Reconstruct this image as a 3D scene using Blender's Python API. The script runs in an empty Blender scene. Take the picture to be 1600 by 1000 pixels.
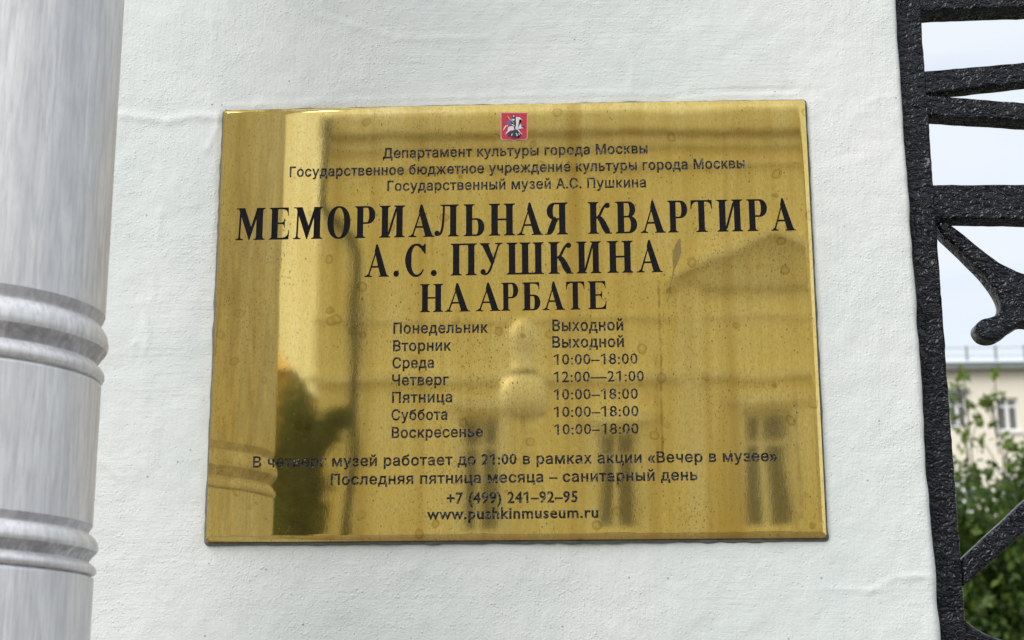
import bpy, bmesh, math, random
import numpy as np
from mathutils import Vector, Matrix, noise
from mathutils.geometry import delaunay_2d_cdt

random.seed(7); RNG = np.random.default_rng(7)
SC = bpy.context.scene
COL = SC.collection
R = math.radians

# ------------------------------------------------------------------ camera
CAM = Vector((0.0652, -1.534, 1.62)); PITCH = 0.2394; YAW = 0.0431; ROLL = -0.0028; FPX = 2476.0
FW = Vector((-math.sin(YAW)*math.cos(PITCH), math.cos(YAW)*math.cos(PITCH), math.sin(PITCH)))
RT = Vector((math.cos(YAW), math.sin(YAW), 0.0)); UP = RT.cross(FW)
RT2 = RT*math.cos(ROLL) + UP*math.sin(ROLL); UP2 = -RT*math.sin(ROLL) + UP*math.cos(ROLL)
cd = bpy.data.cameras.new('camera'); cam = bpy.data.objects.new('camera', cd); COL.objects.link(cam)
mw = Matrix.Identity(4)
for i in range(3):
    mw[i][0] = RT2[i]; mw[i][1] = UP2[i]; mw[i][2] = -FW[i]; mw[i][3] = CAM[i]
cam.matrix_world = mw
cd.sensor_width = 36.0; cd.lens = FPX/1600*36.0; cd.clip_start = 0.05; cd.clip_end = 3000
cd.dof.use_dof = True; cd.dof.focus_distance = 1.62; cd.dof.aperture_fstop = 10.5
SC.camera = cam

def at(px, py, Y=0.0):
    """photo pixel -> world point on the vertical plane y = Y"""
    d = FW + RT2*((px-800)/FPX) - UP2*((py-500)/FPX)
    return CAM + d*((Y-CAM.y)/d.y)

# ------------------------------------------------------------------ world, sun, exposure
W = bpy.data.worlds.new('World'); SC.world = W; W.use_nodes = True
nt = W.node_tree; nt.nodes.clear()
SUN_EL, SUN_AZ = R(41), R(-133)      # azimuth measured from +Y, clockwise: the sun stands behind the camera to the left
wo = nt.nodes.new('ShaderNodeOutputWorld'); bg = nt.nodes.new('ShaderNodeBackground')
sk = nt.nodes.new('ShaderNodeTexSky'); sk.sky_type = 'NISHITA'; sk.sun_disc = False
sk.sun_elevation = SUN_EL; sk.sun_rotation = SUN_AZ; sk.air_density = 1.0; sk.dust_density = 2.0
tcw = nt.nodes.new('ShaderNodeTexCoord'); mpw = nt.nodes.new('ShaderNodeMapping'); mpw.inputs['Scale'].default_value = (1.4, 1.4, 7.0)
nzw = nt.nodes.new('ShaderNodeTexNoise'); nzw.inputs['Scale'].default_value = 3.2; nzw.inputs['Detail'].default_value = 6
rpw = nt.nodes.new('ShaderNodeValToRGB'); rpw.color_ramp.elements[0].position = 0.30; rpw.color_ramp.elements[1].position = 0.56
rpw.color_ramp.elements[0].color = (.74, .74, .74, 1); rpw.color_ramp.elements[1].color = (.97, .97, .97, 1)
mxw = nt.nodes.new('ShaderNodeMix'); mxw.data_type = 'RGBA'; mxw.inputs['B'].default_value = (4.0, 4.25, 4.55, 1)
L = nt.links.new
L(tcw.outputs['Generated'], mpw.inputs['Vector']); L(mpw.outputs['Vector'], nzw.inputs['Vector']); L(nzw.outputs['Fac'], rpw.inputs['Fac'])
L(rpw.outputs['Color'], mxw.inputs['Factor']); L(sk.outputs['Color'], mxw.inputs['A']); L(mxw.outputs['Result'], bg.inputs['Color'])
bg.inputs['Strength'].default_value = 0.10; L(bg.outputs['Background'], wo.inputs['Surface'])
sl = bpy.data.lights.new('sun', 'SUN'); sl.energy = 1.5; sl.angle = R(50); sl.color = (1.0, 0.97, 0.93)
so = bpy.data.objects.new('sun', sl); COL.objects.link(so)
sd = Vector((math.sin(SUN_AZ)*math.cos(SUN_EL), math.cos(SUN_AZ)*math.cos(SUN_EL), math.sin(SUN_EL)))
so.rotation_euler = sd.to_track_quat('Z', 'Y').to_euler(); so.location = (-6, -8, 12)
SC.view_settings.view_transform = 'Standard'; SC.view_settings.look = 'None'
SC.view_settings.exposure = 1.13; SC.view_settings.gamma = 1.0; SC.view_settings.use_curve_mapping = False

# ------------------------------------------------------------------ helpers
def link(o, parent=None):
    COL.objects.link(o)
    if parent is not None: o.parent = parent
    return o
def tag(o, label=None, cat=None, group=None, kind=None):
    if label: o['label'] = label
    if cat: o['category'] = cat
    if group: o['group'] = group
    if kind: o['kind'] = kind
    return o
def thing(name, label, cat, loc=(0, 0, 0), group=None):
    o = bpy.data.objects.new(name, None); o.location = loc; o.empty_display_size = .1
    link(o); return tag(o, label, cat, group)
def mesh_obj(name, verts, faces, mats, parent=None, smooth=False, mat_idx=None):
    """verts in world coordinates; shifted into the parent's space"""
    m = bpy.data.meshes.new(name)
    off = parent_origin(parent)
    m.from_pydata([(v[0]-off[0], v[1]-off[1], v[2]-off[2]) for v in verts], [], [tuple(f) for f in faces])
    if not isinstance(mats, (list, tuple)): mats = [mats]
    for mm in mats: m.materials.append(mm)
    if mat_idx is not None: m.polygons.foreach_set('material_index', mat_idx)
    if smooth: m.polygons.foreach_set('use_smooth', [True]*len(m.polygons))
    m.update()
    return link(bpy.data.objects.new(name, m), parent)
def parent_origin(p):
    v = Vector((0, 0, 0))
    while p is not None:
        v = v + p.location; p = p.parent
    return v
def bm_obj(name, bm, mats, parent=None, smooth=False):
    off = parent_origin(parent)
    bmesh.ops.translate(bm, verts=bm.verts, vec=-off)
    bmesh.ops.recalc_face_normals(bm, faces=bm.faces)
    m = bpy.data.meshes.new(name); bm.to_mesh(m); bm.free()
    if not isinstance(mats, (list, tuple)): mats = [mats]
    for mm in mats: m.materials.append(mm)
    if smooth: m.polygons.foreach_set('use_smooth', [True]*len(m.polygons))
    return link(bpy.data.objects.new(name, m), parent)
def add_box(bm, x0, x1, y0, y1, z0, z1, bev=0.0):
    r = bmesh.ops.create_cube(bm, size=1.0)
    for v in r['verts']:
        v.co = Vector(((x0+x1)/2+v.co.x*(x1-x0), (y0+y1)/2+v.co.y*(y1-y0), (z0+z1)/2+v.co.z*(z1-z0)))
    if bev:
        es = list({e for v in r['verts'] for e in v.link_edges})
        bmesh.ops.bevel(bm, geom=es, offset=bev, segments=2, affect='EDGES', profile=.5)
def box(name, x0, x1, y0, y1, z0, z1, mat, parent=None, bev=0.0):
    bm = bmesh.new(); add_box(bm, x0, x1, y0, y1, z0, z1, bev); return bm_obj(name, bm, mat, parent)
def tube_bm(bm, pts, rad, seg=10):
    rings = []
    n = len(pts)
    for i, p in enumerate(pts):
        p = Vector(p)
        t = (Vector(pts[min(i+1, n-1)]) - Vector(pts[max(i-1, 0)])).normalized()
        a = Vector((0, 1, 0)) if abs(t.y) < .9 else Vector((1, 0, 0))
        u = t.cross(a).normalized(); w = t.cross(u)
        rr = rad[i] if hasattr(rad, '__len__') else rad
        rings.append([bm.verts.new(p + (u*math.cos(2*math.pi*k/seg) + w*math.sin(2*math.pi*k/seg))*rr) for k in range(seg)])
    for a, b in zip(rings, rings[1:]):
        for k in range(seg): bm.faces.new((a[k], a[(k+1) % seg], b[(k+1) % seg], b[k]))
    bm.faces.new(rings[0]); bm.faces.new(rings[-1])
def lathe(bm, cx, cy, prof, seg=48, shear=0.0, caps=True):
    rings = []
    for (r_, z) in prof:
        ring = []
        for k in range(seg):
            a = 2*math.pi*k/seg; x = r_*math.cos(a)
            ring.append(bm.verts.new((cx+x, cy+r_*math.sin(a), z - shear*x)))
        rings.append(ring)
    for a, b in zip(rings, rings[1:]):
        for k in range(seg): bm.faces.new((a[k], a[(k+1) % seg], b[(k+1) % seg], b[k]))
    if caps: bm.faces.new(rings[0]); bm.faces.new(rings[-1])
def copy_tree(o, parent=None):
    c = o.copy(); COL.objects.link(c); c.parent = parent
    for ch in list(o.children): copy_tree(ch, c)
    return c

# ------------------------------------------------------------------ materials
class Mat:
    """tiny node-graph builder"""
    def __init__(s, name):
        s.m = bpy.data.materials.new(name); s.m.use_nodes = True; s.t = s.m.node_tree
        s.b = s.t.nodes['Principled BSDF']; s.tc = s.t.nodes.new('ShaderNodeTexCoord')
    def set(s, **k):
        for a, v in k.items():
            a = a.replace('_', ' ')
            i = s.b.inputs[a]
            if hasattr(v, 'is_output') or isinstance(v, bpy.types.NodeSocket): s.t.links.new(v, i)
            else: i.default_value = v if not (isinstance(v, tuple) and len(v) == 3 and i.type == 'RGBA') else (*v, 1)
        return s
    def lk(s, v, i):
        if isinstance(v, bpy.types.NodeSocket): s.t.links.new(v, i)
        elif isinstance(v, tuple) and i.type == 'RGBA' and len(v) == 3: i.default_value = (*v, 1)
        else: i.default_value = v
    def vec(s, scale=(1, 1, 1), rot=(0, 0, 0), loc=(0, 0, 0), src='Object'):
        n = s.t.nodes.new('ShaderNodeMapping'); n.inputs['Scale'].default_value = scale
        n.inputs['Rotation'].default_value = rot; n.inputs['Location'].default_value = loc
        s.t.links.new(s.tc.outputs[src], n.inputs['Vector']); return n.outputs['Vector']
    def noise(s, v, scale, detail=4, rough=.5, dist=0.0, out='Fac'):
        n = s.t.nodes.new('ShaderNodeTexNoise'); s.lk(v, n.inputs['Vector'])
        n.inputs['Scale'].default_value = scale; n.inputs['Detail'].default_value = detail
        n.inputs['Roughness'].default_value = rough; n.inputs['Distortion'].default_value = dist
        return n.outputs[out]
    def voro(s, v, scale, feature='F1', rnd=1.0, out='Distance'):
        n = s.t.nodes.new('ShaderNodeTexVoronoi'); n.feature = feature; s.lk(v, n.inputs['Vector'])
        n.inputs['Scale'].default_value = scale; n.inputs['Randomness'].default_value = rnd
        return n.outputs[out]
    def ramp(s, f, stops):
        n = s.t.nodes.new('ShaderNodeValToRGB'); s.lk(f, n.inputs['Fac'])
        e = n.color_ramp.elements
        while len(e) < len(stops): e.new(.5)
        for el, (p, c) in zip(e, stops):
            el.position = p; el.color = (c, c, c, 1) if not isinstance(c, tuple) else (*c, 1)
        return n.outputs['Color']
    def mix(s, f, a, b, mode='MIX'):
        n = s.t.nodes.new('ShaderNodeMix'); n.data_type = 'RGBA'; n.blend_type = mode
        s.lk(f, n.inputs['Factor']); s.lk(a, n.inputs['A']); s.lk(b, n.inputs['B']); return n.outputs['Result']
    def math(s, op, a, b=0.0, c=0.0, clamp=False):
        n = s.t.nodes.new('ShaderNodeMath'); n.operation = op; n.use_clamp = clamp
        s.lk(a, n.inputs[0]); s.lk(b, n.inputs[1]); s.lk(c, n.inputs[2]); return n.outputs[0]
    def sep(s, v):
        n = s.t.nodes.new('ShaderNodeSeparateXYZ'); s.lk(v, n.inputs[0]); return n.outputs
    def bump(s, h, strength=.5, dist=.001, normal=None):
        n = s.t.nodes.new('ShaderNodeBump'); n.inputs['Strength'].default_value = strength
        n.inputs['Distance'].default_value = dist; s.lk(h, n.inputs['Height'])
        if normal is not None: s.t.links.new(normal, n.inputs['Normal'])
        return n.outputs['Normal']

def plain(name, col, rough=.6, var=.12, scale=6.0, metal=0.0, bump=0.0, bscale=60.0, spec=.5):
    a = Mat(name); v = a.vec()
    n = a.noise(v, scale, 5, .6)
    c = a.mix(n, tuple(x*(1-var) for x in col), tuple(min(1, x*(1+var)) for x in col))
    a.set(Base_Color=c, Roughness=rough, Metallic=metal)
    a.b.inputs['Specular IOR Level'].default_value = spec
    if bump: a.set(Normal=a.bump(a.noise(v, bscale, 4, .6), .6, bump))
    return a.m

# white wall paint over rough render
a = Mat('white_wall_paint'); v = a.vec()
big = a.noise(v, 2.6, 5, .6); mid = a.noise(v, 14, 5, .6, .4)
col = a.mix(a.ramp(big, [(.34, 0.0), (.66, 1.0)]), (.70, .752, .738), (.80, .815, .802))
col = a.mix(a.ramp(mid, [(.30, .28), (.52, 0.0)]), col, (.65, .70, .69))
spk = a.voro(v, 46); col = a.mix(a.ramp(spk, [(.040, .75), (.065, 0.0)]), col, (.30, .31, .30))
fine = a.noise(v, 620, 3, .6)
grit = a.noise(v, 300, 3, .6)
lump = a.noise(v, 48, 4, .6)
brush = a.noise(a.vec((1, 1, .07)), 330, 3, .6)
brushh = a.noise(a.vec((.07, 1, 1)), 300, 3, .6)
pit = a.ramp(a.voro(a.vec(loc=(3, 1, 2)), 120), [(.04, 0.0), (.16, 1.0)])
region = a.ramp(a.noise(v, 3.7, 3, .5), [(.42, 0.0), (.58, 1.0)])
br = a.mix(region, brush, brushh)
rough_zone = a.ramp(a.noise(a.vec(loc=(7, 0, 2)), 5.5, 4, .6), [(.40, .25), (.62, 1.0)])
gv1 = a.ramp(a.voro(v, 420), [(.12, 1.0), (.46, 0.0)]); gv2 = a.ramp(a.voro(a.vec(loc=(5, 5, 5)), 250), [(.08, 1.0), (.40, 0.0)])
gsel = a.ramp(a.noise(v, 120, 2, .5), [(.46, 0.0), (.56, 1.0)])
grains = a.math('ADD', a.math('MULTIPLY', gv1, .16), a.math('MULTIPLY', a.math('MULTIPLY', gv2, gsel), .34))
h = a.math('MULTIPLY_ADD', grains, rough_zone, a.math('MULTIPLY', fine, .18))
h = a.math('MULTIPLY_ADD', grit, .22, h)
h = a.math('MULTIPLY_ADD', lump, .95, h)
h = a.math('MULTIPLY_ADD', br, .36, h)
h = a.math('MULTIPLY_ADD', pit, .28, h)
a.set(Base_Color=col, Roughness=.62, Normal=a.bump(h, .56, .0024)); a.b.inputs['Specular IOR Level'].default_value = .3
M_WALL = a.m

# tarnished polished brass
def brass(name, rim=False):
    a = Mat(name); v = a.vec()
    x, y, z = a.sep(a.tc.outputs['Object'])
    cloud = a.noise(v, 7, 5, .6, .6); streak = a.noise(a.vec((1, 1, .07)), 60, 4, .6, .3)
    drip = a.noise(a.vec((1, 1, .035)), 26, 3, .55, .2)
    base = a.mix(a.ramp(cloud, [(.30, 0.0), (.70, 1.0)]), (.91, .675, .205), (.97, .785, .33))
    base = a.mix(a.ramp(streak, [(.38, .42), (.58, 0.0)]), base, (.70, .47, .11))
    base = a.mix(a.ramp(drip, [(.54, 0.0), (.72, .62)]), base, (.55, .33, .07))
    # water spots and dark pits
    warp = a.noise(v, 40, 3, .6, out='Color')
    vv = a.mix(.010, a.vec(), warp, 'ADD')
    spots = a.voro(vv, 34); sel = a.ramp(a.noise(v, 13, 2, .5), [(.44, 0.0), (.54, 1.0)])
    ring = a.ramp(spots, [(.05, .15), (.12, .55), (.155, 1.0), (.19, 0.0)])
    sp = a.math('MULTIPLY', ring, sel)
    base = a.mix(a.math('MULTIPLY', sp, .62), base, (.34, .20, .035))
    fl = a.voro(a.vec((1, 1, .6)), 210); flsel = a.ramp(a.noise(v, 24, 2, .5), [(.48, 0.0), (.58, 1.0)])
    fl = a.math('MULTIPLY', a.ramp(fl, [(.10, 1.0), (.20, 0.0)]), flsel)
    base = a.mix(a.math('MULTIPLY', fl, .80), base, (.09, .05, .010))
    grain = a.noise(a.vec((1, 1, .35)), 520, 4, .75)
    base = a.mix(a.ramp(grain, [(.36, .60), (.56, 0.0)]), base, (.66, .46, .12))
    tz = a.math('ADD', x, a.math('MULTIPLY_ADD', a.noise(a.vec((1, 1, .3)), 14, 4, .6), .09, -.045))   # browner tone along the side next to the pipe
    tm = a.ramp(a.math('MULTIPLY_ADD', tz, 1.0, .5), [(.20, 1.0), (.30, .25), (.36, 0.0)])
    base = a.mix(a.math('MULTIPLY', tm, .55), base, (.66, .44, .10))
    rough = a.math('MULTIPLY_ADD', cloud, .022, .012)
    fl2 = a.math('MULTIPLY', a.ramp(a.voro(a.vec((1, 1, .7), loc=(4, 0, 3)), 400), [(.12, 1.0), (.28, 0.0)]), a.ramp(a.noise(v, 9, 4, .6), [(.40, .15), (.62, 1.0)]))
    base = a.mix(a.math('MULTIPLY', fl2, .80), base, (.30, .19, .035))
    metal = a.math('SUBTRACT', .93, a.math('MULTIPLY', fl, .25), clamp=True)
    rough = a.math('MULTIPLY_ADD', grain, .015, rough)
    if not rim:
        # the scraped mark right of the second line of the heading
        (x0, z0), (x1, z1) = SCRATCH
        dx, dz = x1-x0, z1-z0; ll = math.hypot(dx, dz); ux, uz = dx/ll, dz/ll
        ax = a.math('SUBTRACT', x, x0); az = a.math('SUBTRACT', z, z0)
        along = a.math('DIVIDE', a.math('ADD', a.math('MULTIPLY', ax, ux), a.math('MULTIPLY', az, uz)), ll)
        across = a.math('ABSOLUTE', a.math('SUBTRACT', a.math('MULTIPLY', ax, uz), a.math('MULTIPLY', az, ux)))
        wid = a.ramp(along, [(0.0, 0.0), (.03, .30), (.22, .95), (.34, .70), (.50, .16), (1.0, .08)])
        wid = a.math('MULTIPLY', wid, a.math('MULTIPLY_ADD', a.noise(v, 260, 3, .7), .0066, .0012))
        inside = a.math('LESS_THAN', across, wid)
        lo = a.math('MULTIPLY', a.math('GREATER_THAN', along, 0.0), a.math('LESS_THAN', along, 1.0))
        inside = a.math('MULTIPLY', inside, lo)
        base = a.mix(a.math('MULTIPLY', inside, .80), base, (.13, .095, .04)); metal = a.math('MULTIPLY_ADD', inside, -.8, metal, clamp=True)
        for (sx, s0, s1, wv, am) in STAINS:          # long brown runs left by rain
            dxx = a.math('ABSOLUTE', a.math('SUBTRACT', x, a.math('MULTIPLY_ADD', a.noise(a.vec((1, 1, .3)), 40, 3), .006, sx-.003)))
            mm = a.math('SUBTRACT', 1.0, a.math('DIVIDE', dxx, wv), clamp=True)
            mz = a.math('MULTIPLY', a.math('GREATER_THAN', z, s0), a.math('LESS_THAN', z, s1))
            mm = a.math('MULTIPLY', mm, a.math('MULTIPLY', mz, a.ramp(a.noise(v, 70, 3, .6), [(.4, .2), (.6, 1.0)])))
            base = a.mix(a.math('MULTIPLY', mm, am), base, (.34, .17, .03))
    wav = a.noise(a.vec((1, 1, .5)), 9, 2, .5)
    wav2 = a.noise(a.vec((1, 1, .35)), 420, 3, .65)
    nrm = a.bump(wav, 1.0, .00022); nrm = a.bump(wav2, .6, .000005, nrm)
    a.set(Base_Color=base, Metallic=metal, Roughness=rough, Normal=nrm)
    return a.m
PO = Vector((0, 0, 2.0))       # centre of the plaque's face
def pl(px, py):               # pixel -> plaque coordinates (metres from its centre)
    p = at(px, py, 0.0); return (p.x, p.z-2.0-0.0)
PZ = at(800, 500, 0).z         # check value only
CAM_SHIFT = 0
SCRATCH = (pl(1062, 372), pl(1043, 472))
STAINS = [(pl(1030, 500)[0], pl(0, 720)[1], pl(0, 452)[1], .0022, .75), (pl(1022, 500)[0], pl(0, 760)[1], pl(0, 560)[1], .004, .35),
          (pl(675, 500)[0], pl(0, 440)[1], pl(0, 366)[1], .0025, .5), (pl(400, 500)[0], pl(0, 800)[1], pl(0, 380)[1], .008, .25),
          (pl(1238, 500)[0], pl(0, 820)[1], pl(0, 600)[1], .004, .4)]
M_BRASS = brass('tarnished_brass'); M_RIM = brass('brass_rim_metal', True)

a = Mat('black_enamel'); v = a.vec()
n1 = a.noise(v, 260, 3, .6); n2 = a.noise(v, 900, 2, .6)
a.set(Base_Color=a.mix(n2, (.004, .004, .007), (.012, .012, .018)), Roughness=.34,
      Normal=a.bump(n1, 1.0, .0005, a.bump(n2, .5, .0001)))
a.b.inputs['Specular IOR Level'].default_value = .13
M_ENAMEL = a.m
a = Mat('thin_engraved_enamel'); v = a.vec()
n1 = a.noise(v, 170, 2, .6)
a.set(Base_Color=(.008, .008, .008), Roughness=.22, Normal=a.bump(n1, 1.0, .0040))
M_ENAMEL_S = a.m
M_EDGE = plain('enamel_edge', (.10, .09, .07), .35, .3, 200, metal=.5)

# pipe paint
a = Mat('streaked_pipe_paint'); 
st = a.noise(a.vec((1, 1, .13)), 52, 8, .72, .5); st2 = a.noise(a.vec((1, 1, .07)), 300, 4, .65, .3)
pt = a.noise(a.vec((1, 1, .4)), 11, 5, .6, .5); gr = a.noise(a.vec(), 300, 3, .6)
c = a.mix(a.ramp(st, [(.36, 0.0), (.64, 1.0)]), (.70, .71, .735), (.90, .91, .92))
c = a.mix(a.ramp(st2, [(.38, .70), (.56, 0.0)]), c, (.58, .585, .62))
c = a.mix(a.ramp(pt, [(.56, 0.0), (.70, .65)]), c, (.42, .415, .44))
c = a.mix(a.ramp(pt, [(.28, .55), (.42, 0.0)]), c, (.86, .865, .88))
hh = a.math('MULTIPLY_ADD', st2, .6, a.math('MULTIPLY', gr, .3))
def toned(nm, cc, am):
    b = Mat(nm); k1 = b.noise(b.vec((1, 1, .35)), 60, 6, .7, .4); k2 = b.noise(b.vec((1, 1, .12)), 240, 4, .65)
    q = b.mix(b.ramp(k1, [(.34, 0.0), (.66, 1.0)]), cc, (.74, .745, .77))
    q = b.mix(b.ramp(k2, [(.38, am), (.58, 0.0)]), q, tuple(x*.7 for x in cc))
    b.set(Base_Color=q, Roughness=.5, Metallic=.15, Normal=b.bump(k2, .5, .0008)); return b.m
M_PIPE_DARK = toned('dark_grey_pipe_paint', (.38, .38, .405), .6); M_PIPE_MID = toned('mid_grey_pipe_paint', (.54, .54, .575), .5)
a.set(Base_Color=c, Roughness=.46, Metallic=.15, Normal=a.bump(hh, .45, .0009)); M_PIPE = a.m

# thick crinkled black gate paint
a = Mat('crinkled_black_paint'); v = a.vec()
wv = a.mix(.012, a.vec((1, 1, 1.5)), a.noise(v, 60, 3, .6, out='Color'), 'ADD')
cr = a.voro(wv, 120, 'SMOOTH_F1'); cr2 = a.noise(a.vec((1, 1, 1.4)), 330, 2, .5, 1.2); cr3 = a.noise(v, 45, 3, .5, .5)
rg = a.math('ABSOLUTE', a.math('SUBTRACT', a.noise(a.vec((1, 1, 1.5)), 88, 1.5, .45, 1.4), .5))
rg = a.math('POWER', a.math('MULTIPLY', rg, 4.0, clamp=True), .6)
rg = a.math('MULTIPLY', rg, a.ramp(a.noise(v, 26, 3, .6), [(.38, .30), (.60, 1.0)]))
hh = a.math('MULTIPLY_ADD', cr, .5, a.math('MULTIPLY_ADD', rg, -.62, a.math('MULTIPLY', cr3, .9)))
a.set(Base_Color=a.mix(a.noise(v, 30, 4), (.0025, .0035, .007), (.006, .008, .014)), Roughness=.20, Normal=a.bump(hh, 1.0, .0042))
a.b.inputs['Specular IOR Level'].default_value = .42
M_IRON = a.m

M_SEAL = plain('grey_sealant', (.16, .17, .165), .8, .6, 180, bump=.002, bscale=300)
M_GROUND = plain('grey_street_paving', (.15, .125, .105), .8, .2, 1.5, bump=.01, bscale=8)
M_GRASSG = plain('courtyard_earth', (.08, .09, .04), .9, .3, .8)
M_ROAD = plain('asphalt', (.06, .06, .062), .85, .2, 3)
M_STONE = plain('granite_kerb', (.28, .27, .26), .75, .15, 12)
M_BEIGE = plain('beige_render', (.80, .74, .61), .85, .06, .3)
M_BEIGE2 = plain('pale_trim_render', (.70, .66, .58), .8, .05, 1)
M_ROOF = plain('grey_sheet_metal', (.62, .66, .72), .5, .08, .8)
M_FRAME = plain('white_window_paint', (.78, .79, .80), .5, .05, 4)
M_GLASS = plain('dark_window_glass', (.12, .125, .11), .12, .35, .7)
M_FAC = plain('yellow_facade_render', (.86, .79, .52), .85, .08, .45)
M_FACT = plain('cream_stucco_trim', (.84, .80, .64), .8, .06, 1.0)
M_FACD = plain('shade_tone_stucco', (.64, .59, .40), .85, .2, 1.2)  # facade colour darkened to paint the pediment's shade; the lamp pole shares it
M_ZINC = plain('weathered_zinc', (.20, .22, .20), .6, .2, 4, metal=.2)
M_OCHRE = plain('ochre_render', (.66, .46, .22), .85, .1, .5)
M_DARKM = plain('dark_lamp_iron', (.03, .035, .03), .45, .2, 5)
a = Mat('opal_glass'); a.set(Base_Color=(.86, .84, .76), Roughness=.25); M_OPAL = a.m
M_BARK = plain('grey_brown_bark', (.12, .095, .07), .9, .35, 14, bump=.02, bscale=20)
def leafmat(name, c0, c1, c2):
    a = Mat(name)
    g = a.t.nodes.new('ShaderNodeNewGeometry')
    n = a.noise(a.vec(), .9, 3, .6)
    c = a.ramp(g.outputs['Random Per Island'], [(0.0, c0), (.55, c1), (1.0, c2)])
    c = a.mix(a.ramp(n, [(.35, .55), (.6, 0.0)]), c, c0)
    a.set(Base_Color=c, Roughness=.55)
    tr = a.t.nodes.new('ShaderNodeBsdfTranslucent'); a.lk(c, tr.inputs['Color'])
    mx = a.t.nodes.new('ShaderNodeMixShader'); mx.inputs[0].default_value = .45
    out = [q for q in a.t.nodes if q.type == 'OUTPUT_MATERIAL'][0]
    a.t.links.new(a.b.outputs[0], mx.inputs[1]); a.t.links.new(tr.outputs[0], mx.inputs[2]); a.t.links.new(mx.outputs[0], out.inputs['Surface'])
    return a.m
M_LEAF = leafmat('hedge_leaves', (.030, .070, .012), (.080, .150, .022), (.20, .28, .04))
M_LEAFD = leafmat('dark_leaves', (.012, .032, .008), (.030, .070, .014), (.07, .13, .025))
M_LEAFY = leafmat('young_leaves', (.09, .17, .02), (.17, .27, .035), (.28, .36, .06))

# ------------------------------------------------------------------ ground and streets
def sheet(name, x0, x1, y0, y1, z, mat):
    o = mesh_obj(name, [(x0, y0, z), (x1, y0, z), (x1, y1, z), (x0, y1, z)], [(0, 1, 2, 3)], mat); tag(o, kind='structure'); return o
sheet('ground', -900, 900, -900, 900, -0.02, M_GRASSG)
sheet('pavement', -60, 60, -27.3, 0.6, 0.0, M_GROUND)
sheet('courtyard', -60, 80, 0.6, 69, -0.008, M_GROUND)

# ------------------------------------------------------------------ white pier that carries the plaque
WY = 0.0075                                            # plane of the wall; the plaque's face is y = 0
XR = (at(1402, 0, WY).x + at(1467, 1000, WY).x)/2
RIDGES = []                                            # (list of world xz points, height, half width)
def ridge(pts, h, w):
    RIDGES.append(([(at(x, y, WY).x, at(x, y, WY).z) for x, y in pts], h, w))
ridge([(190, 180), (225, 184), (262, 190), (300, 182), (345, 183)], .0016, .0045)
ridge([(342, 176), (330, 165), (325, 150)], .0010, .002)
ridge([(342, 185), (338, 205), (325, 235)], .0012, .003)
ridge([(250, 330), (248, 385), (258, 398)], .0010, .002)
ridge([(228, 418), (240, 430), (238, 470)], .0009, .002)
ridge([(218, 470), (228, 498), (233, 525), (226, 550)], .0011, .0025)
ridge([(210, 535), (208, 560)], .0009, .002)
ridge([(155, 715), (172, 735), (190, 750)], .0010, .002)
ridge([(1060, 148), (1140, 143), (1235, 140)], -.0012, .002)
ridge([(1225, 120), (1240, 140), (1245, 150)], -.0010, .002)
ridge([(1352, 928), (1400, 902), (1450, 900)], .0010, .002)
ridge([(1410, 905), (1440, 900), (1460, 904)], .0009, .002)
ridge([(1290, 920), (1345, 922), (1390, 921)], .0009, .0016)
ridge([(500, 25), (620, 60), (760, 58)], .0006, .004)
ridge([(980, 60), (990, 100), (985, 140)], .0007, .003)
ridge([(330, 20), (336, 60)], .0008, .0016)
ridge([(1355, 160), (1380, 150), (1408, 153)], .0007, .002)
ridge([(360, 166), (600, 155), (900, 146), (1250, 147)], .0007, .0022)
def segd(px, pz, a, b):
    vx, vz = b[0]-a[0], b[1]-a[1]; t = max(0, min(1, ((px-a[0])*vx+(pz-a[1])*vz)/(vx*vx+vz*vz)))
    return math.hypot(px-a[0]-vx*t, pz-a[1]-vz*t)
def wall_disp(x, z):
    d = (noise.noise((x*3.1, z*3.1, 1.3)))*.0026 + noise.noise((x*11, z*11, 4.2))*.0010
    d += noise.noise((x*38, z*38, 7.7))*.0006
    d += noise.noise((x*95, z*70, 2.7))*.00035
    for pts, h_, w_ in RIDGES:
        if not (min(p[0] for p in pts)-3*w_ < x < max(p[0] for p in pts)+3*w_): continue
        if not (min(p[1] for p in pts)-3*w_ < z < max(p[1] for p in pts)+3*w_): continue
        dd = min(segd(x, z, pts[i], pts[i+1]) for i in range(len(pts)-1)) + noise.noise((x*160, z*160, 3))*.0008
        if dd < 3*w_: d += h_*math.exp(-(dd/w_)**2)
    if abs(x) < .33 and abs(z-2.0) < .25:               # calm it under the plaque so nothing pokes through
        m = max(abs(x)-.300, abs(z-2)-.2235)
        if m < .004: d = min(d, -.0002)
    return d
us = list(np.arange(-1.2, -.42, .06)) + list(np.arange(-.42, XR-.010, .0030))
ub = [('f', u) for u in us] + [('c', k/5) for k in range(6)] + [('s', s_) for s_ in (.01, .02, .04, .08, .16, .30, .50)]
zs = list(np.arange(-.05, 1.55, .12)) + list(np.arange(1.55, 2.42, .0030)) + list(np.arange(2.43, 5.4, .14))
rc = .006
vs = []; fs = []
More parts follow.
